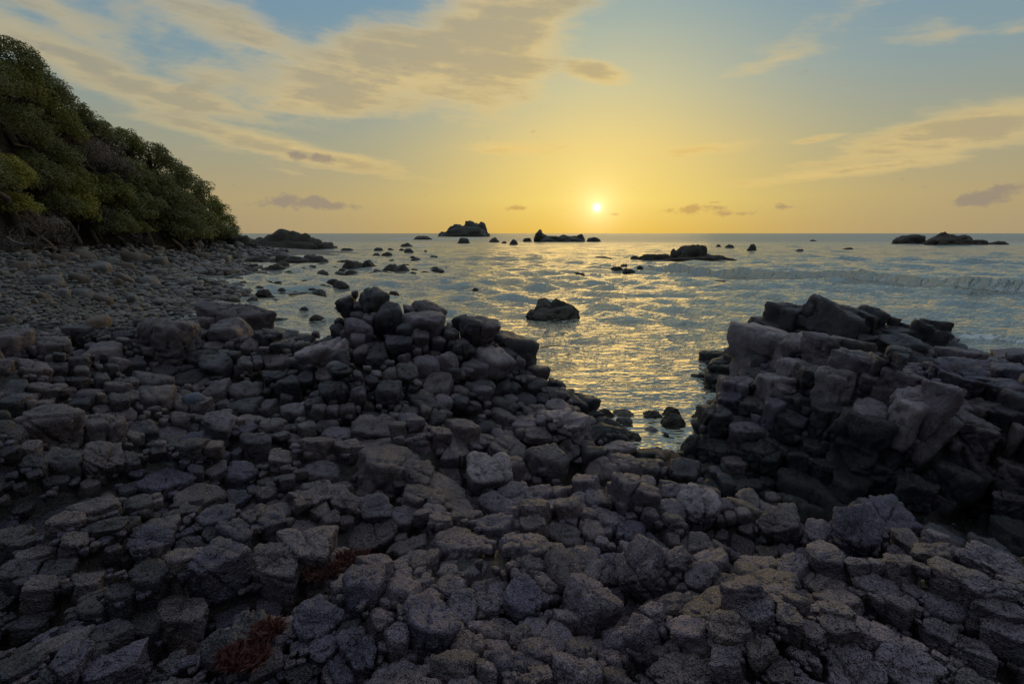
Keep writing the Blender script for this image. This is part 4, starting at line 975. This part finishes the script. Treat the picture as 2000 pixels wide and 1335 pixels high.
TREES = [
 (15,118,62,44,'dark','first dark crown on the hill skyline at the left edge'),(70,172,58,44,'dark','second crown from the left along the hill skyline'),(112,208,50,40,'dark','third crown from the left along the hill skyline'),(165,250,50,36,'dark','fourth crown from the left along the hill skyline'),(205,280,34,28,'brown','thin brownish crown in the dip of the skyline'),
 (238,282,40,36,'green','crown standing up just right of the dip in the skyline'),(285,306,45,36,'dark','second skyline crown right of the dip'),(330,342,44,40,'dark','third skyline crown right of the dip'),(368,376,44,40,'dark','fourth skyline crown right of the dip'),(400,408,38,34,'green','bright-edged rounded crown near the seaward end of the hill'),(428,433,30,24,'green','last leafy crown at the seaward tip of the hill'),(452,447,17,12,'brown','small scrubby bush on the very tip of the hill'),
 (25,175,62,55,'green','large green crown below the skyline at the left edge'),(70,215,56,50,'green','green crown right of the large one at the left edge'),(112,255,52,44,'green','broad green crown overhanging the dark hollow'),(30,250,66,62,'dark','shadowy dark crown in the left of the hill middle'),(92,305,58,48,'dark','dark crown above the brownish trees left of centre slope'),(150,300,56,46,'brown','purplish bare-looking crown mid slope, left one'),(200,325,52,46,'brown','purplish bare-looking crown mid slope, right one'),
 (250,350,50,44,'dark','dark crown mid slope under the dip'),(300,380,54,46,'dark','dark crown in the right of the slope below the skyline'),(345,412,52,44,'dark','broad dark crown above the seaward green one'),(385,436,44,36,'green','green crown at the foot of the seaward slope'),(250,405,58,46,'dark','deeply shaded crown low in the middle of the hill'),(200,378,56,44,'green','olive crown above the twiggy shrubs'),(135,360,56,44,'green','olive-green crown between the two bright ones'),(65,345,58,54,'dark','dark crown behind the bright left-edge tree'),
 (16,345,46,52,'bright','bright yellow-green tree at the left edge above the beach'),(32,402,42,30,'bright','lower bright yellow-green crown at the left edge'),(140,395,42,48,'bright','bright yellow-green tree left of the twiggy shrubs'),(168,422,30,24,'bright','drooping bright tip of foliage beside the twiggy shrubs'),(105,405,48,42,'dark','dark crown between the two bright yellow-green trees'),(250,445,46,18,'green','low green bough hanging over the boulders'),(325,440,66,36,'dark','wide low dark crown over the upper beach'),(205,438,56,36,'dark','dark low crown in the hollow behind the beach'),(362,455,52,26,'green','low green crown near the rock foot of the hill'),(420,455,40,22,'dark','dark scrub on the rock foot of the hill'),(55,440,60,36,'brown','brownish thin crown above the dead branch'),(-60,150,70,70,'dark','dark tree cut by the left edge high on the hill'),(-60,330,70,80,'dark','dark tree cut by the left edge low on the hill')]
for k, T in enumerate(TREES): tree(*T, 2000 + k)

# bare shrubs and dead wood at the hill foot
def shrub(u, v, ru, rv, label, seed, n=26, name='bare_shrub'):
    Y = Yb(u) * (1.0 + 0.28 * (488 - v) / 400) - 1.5; P = at_y(u, v + rv, Y); s = ((P - EYE) @ FWD) / FP
    rx, rz = ru * s, 2 * rv * s; r = np.random.default_rng(seed); parts = []; th = 0.0011 * Y
    for _ in range(n):
        p = np.array([r.normal(0, .12) * rx, r.normal(0, .12) * rx, 0]); d = nrm(np.array([r.normal(0, .8) * rx, r.normal(0, .5) * rx, rz * r.uniform(.4, 1)]))
        L = rz * r.uniform(.6, 1.05); pts = [p]
        for q in range(5):
            d = nrm(d + r.normal(0, .28, 3)); pts.append(pts[-1] + d * L / 5)
        parts.append(tube(pts, np.linspace(th * 1.3, th * .4, 6), 4))
        for q in (1, 2, 2, 3, 3, 4):
            e = pts[q]; dd = nrm(d + r.normal(0, .8, 3)); l2 = L * r.uniform(.15, .35); e1 = e + dd * l2 * .5; e2 = e1 + nrm(dd + r.normal(0, .5, 3)) * l2 * .5
            parts.append(tube([e, e1, e2], [th * .6, th * .5, th * .25], 3 if False else 4))
    V, F = merge(parts); o = link(name, mesh(name, V, F, M_TWIG), None, P); return tag(o, label, 'shrub', 'leafless shrubs at the hill foot')
shrub(112, 448, 46, 26, 'leafless twiggy shrub under the bright tree above the beach', 1)
shrub(60, 462, 46, 24, 'leafless twiggy shrub at the left edge above the beach', 2)
shrub(195, 418, 36, 28, 'grey leafless shrub right of the drooping bright foliage', 3)
shrub(215, 330, 36, 26, 'purplish dead treetop in the middle of the slope', 4)
shrub(18, 470, 36, 22, 'tangle of bare stems in the left corner of the hill foot', 5)
shrub(275, 462, 30, 12, 'small bare shrub hanging over the boulders', 6)
P0 = at_y(20, 468, 30.0); pts = [at_y(u, v, 30 + .1 * k) for k, (u, v) in enumerate([(12, 462), (26, 472), (46, 478), (64, 476), (76, 466), (82, 458)])]
V, F = tube(pts, [.06, .07, .065, .055, .04, .02], 7)
tag(link('dead_branch', mesh('dead_branch', V - P0, F, M_TWIG), None, P0), 'pale curved dead branch reaching out at the left above the beach', 'branch')
# dark rock foot of the hill
rock_group('rock_bluff', 'dark rock bluff under the trees at the seaward end of the hill', 'rock bluff',
  [(440,486,110,32,.4,10),(470,487,60,28,.5,4),(410,486,70,24,.5,8),(488,488,40,16,.5,0),(360,486,80,18,.4,12),(300,488,90,16,.4,12)], 370, M_SEAROCK, lv=4, z0=.9)

# ------------------------------------------------------------------ small plants among the rocks
def blades(u, v, wpx, n, hgt, mat, name, label, cat, seed, spread=.9, width=.05, up=.35, seg=4):
    P = cast([u], [v])[0]; s = ((P - EYE) @ FWD) / FP; R = wpx / 2 * s; r = np.random.default_rng(seed); V = []; F = []
    for _ in range(n):
        a = r.uniform(0, 6.28); rr = R * math.sqrt(r.random()) * .8
        p = np.array([math.cos(a) * rr, math.sin(a) * rr * .7, -.02]); d = nrm(np.array([r.normal(0, spread), r.normal(0, spread), r.uniform(up, 1)]))
        L = hgt * r.uniform(.5, 1.1); sd = nrm(np.cross(d, r.normal(0, 1, 3))) * L * width; b0 = len(V)
        for q in range(seg + 1):
            t = q / seg; c = p + d * L * t + np.array([0, 0, -.45 * L * t * t * spread]); w_ = (1 - t) ** .7 + .02
            V += [c - sd * w_, c + sd * w_]
        for q in range(seg): F.append((b0 + 2 * q, b0 + 2 * q + 1, b0 + 2 * q + 3, b0 + 2 * q + 2))
    o = link(name, mesh(name, np.array(V), np.array(F), mat, False), None, P + np.array([0, 0, .06])); return tag(o, label, cat)
M_STRAW = leaf_mat('dry_grass', (0.10, 0.085, 0.045), (0.20, 0.17, 0.09), .2)
M_RED = leaf_mat('red_succulent', (0.085, 0.034, 0.032), (0.20, 0.075, 0.065), .25)
blades(195, 1022, 90, 70, .16, M_STRAW, 'grass_tuft', 'dry straw-coloured grass tuft between dark slabs at the left', 'grass', 1, .9, .022, .2)
blades(502, 736, 30, 40, .16, M_STRAW, 'grass_tuft', 'small dry grass tuft on the blocks behind the blue-grey cobble', 'grass', 2, .6, .03, .5)
for k, (u, v, w, n_, lab) in enumerate([(628, 1132, 70, 900, 'upper red-leaved plant in the crevice below the slabs'), (690, 1108, 80, 800, 'red-leaved plant right of the upper one, spreading along a crevice'),
      (525, 1250, 60, 700, 'small red-leaved plant left of the dark egg-shaped boulder'), (480, 1300, 100, 1100, 'lowest red-leaved plant near the bottom of the picture'), (205, 1115, 40, 200, 'tiny reddish plant among the dark slabs at the left')]):
    blades(u, v, w * 1.15, int(n_ * .55), .06, M_RED, 'red_plant', lab, 'plant', 10 + k, .6, .14, .3, 2)
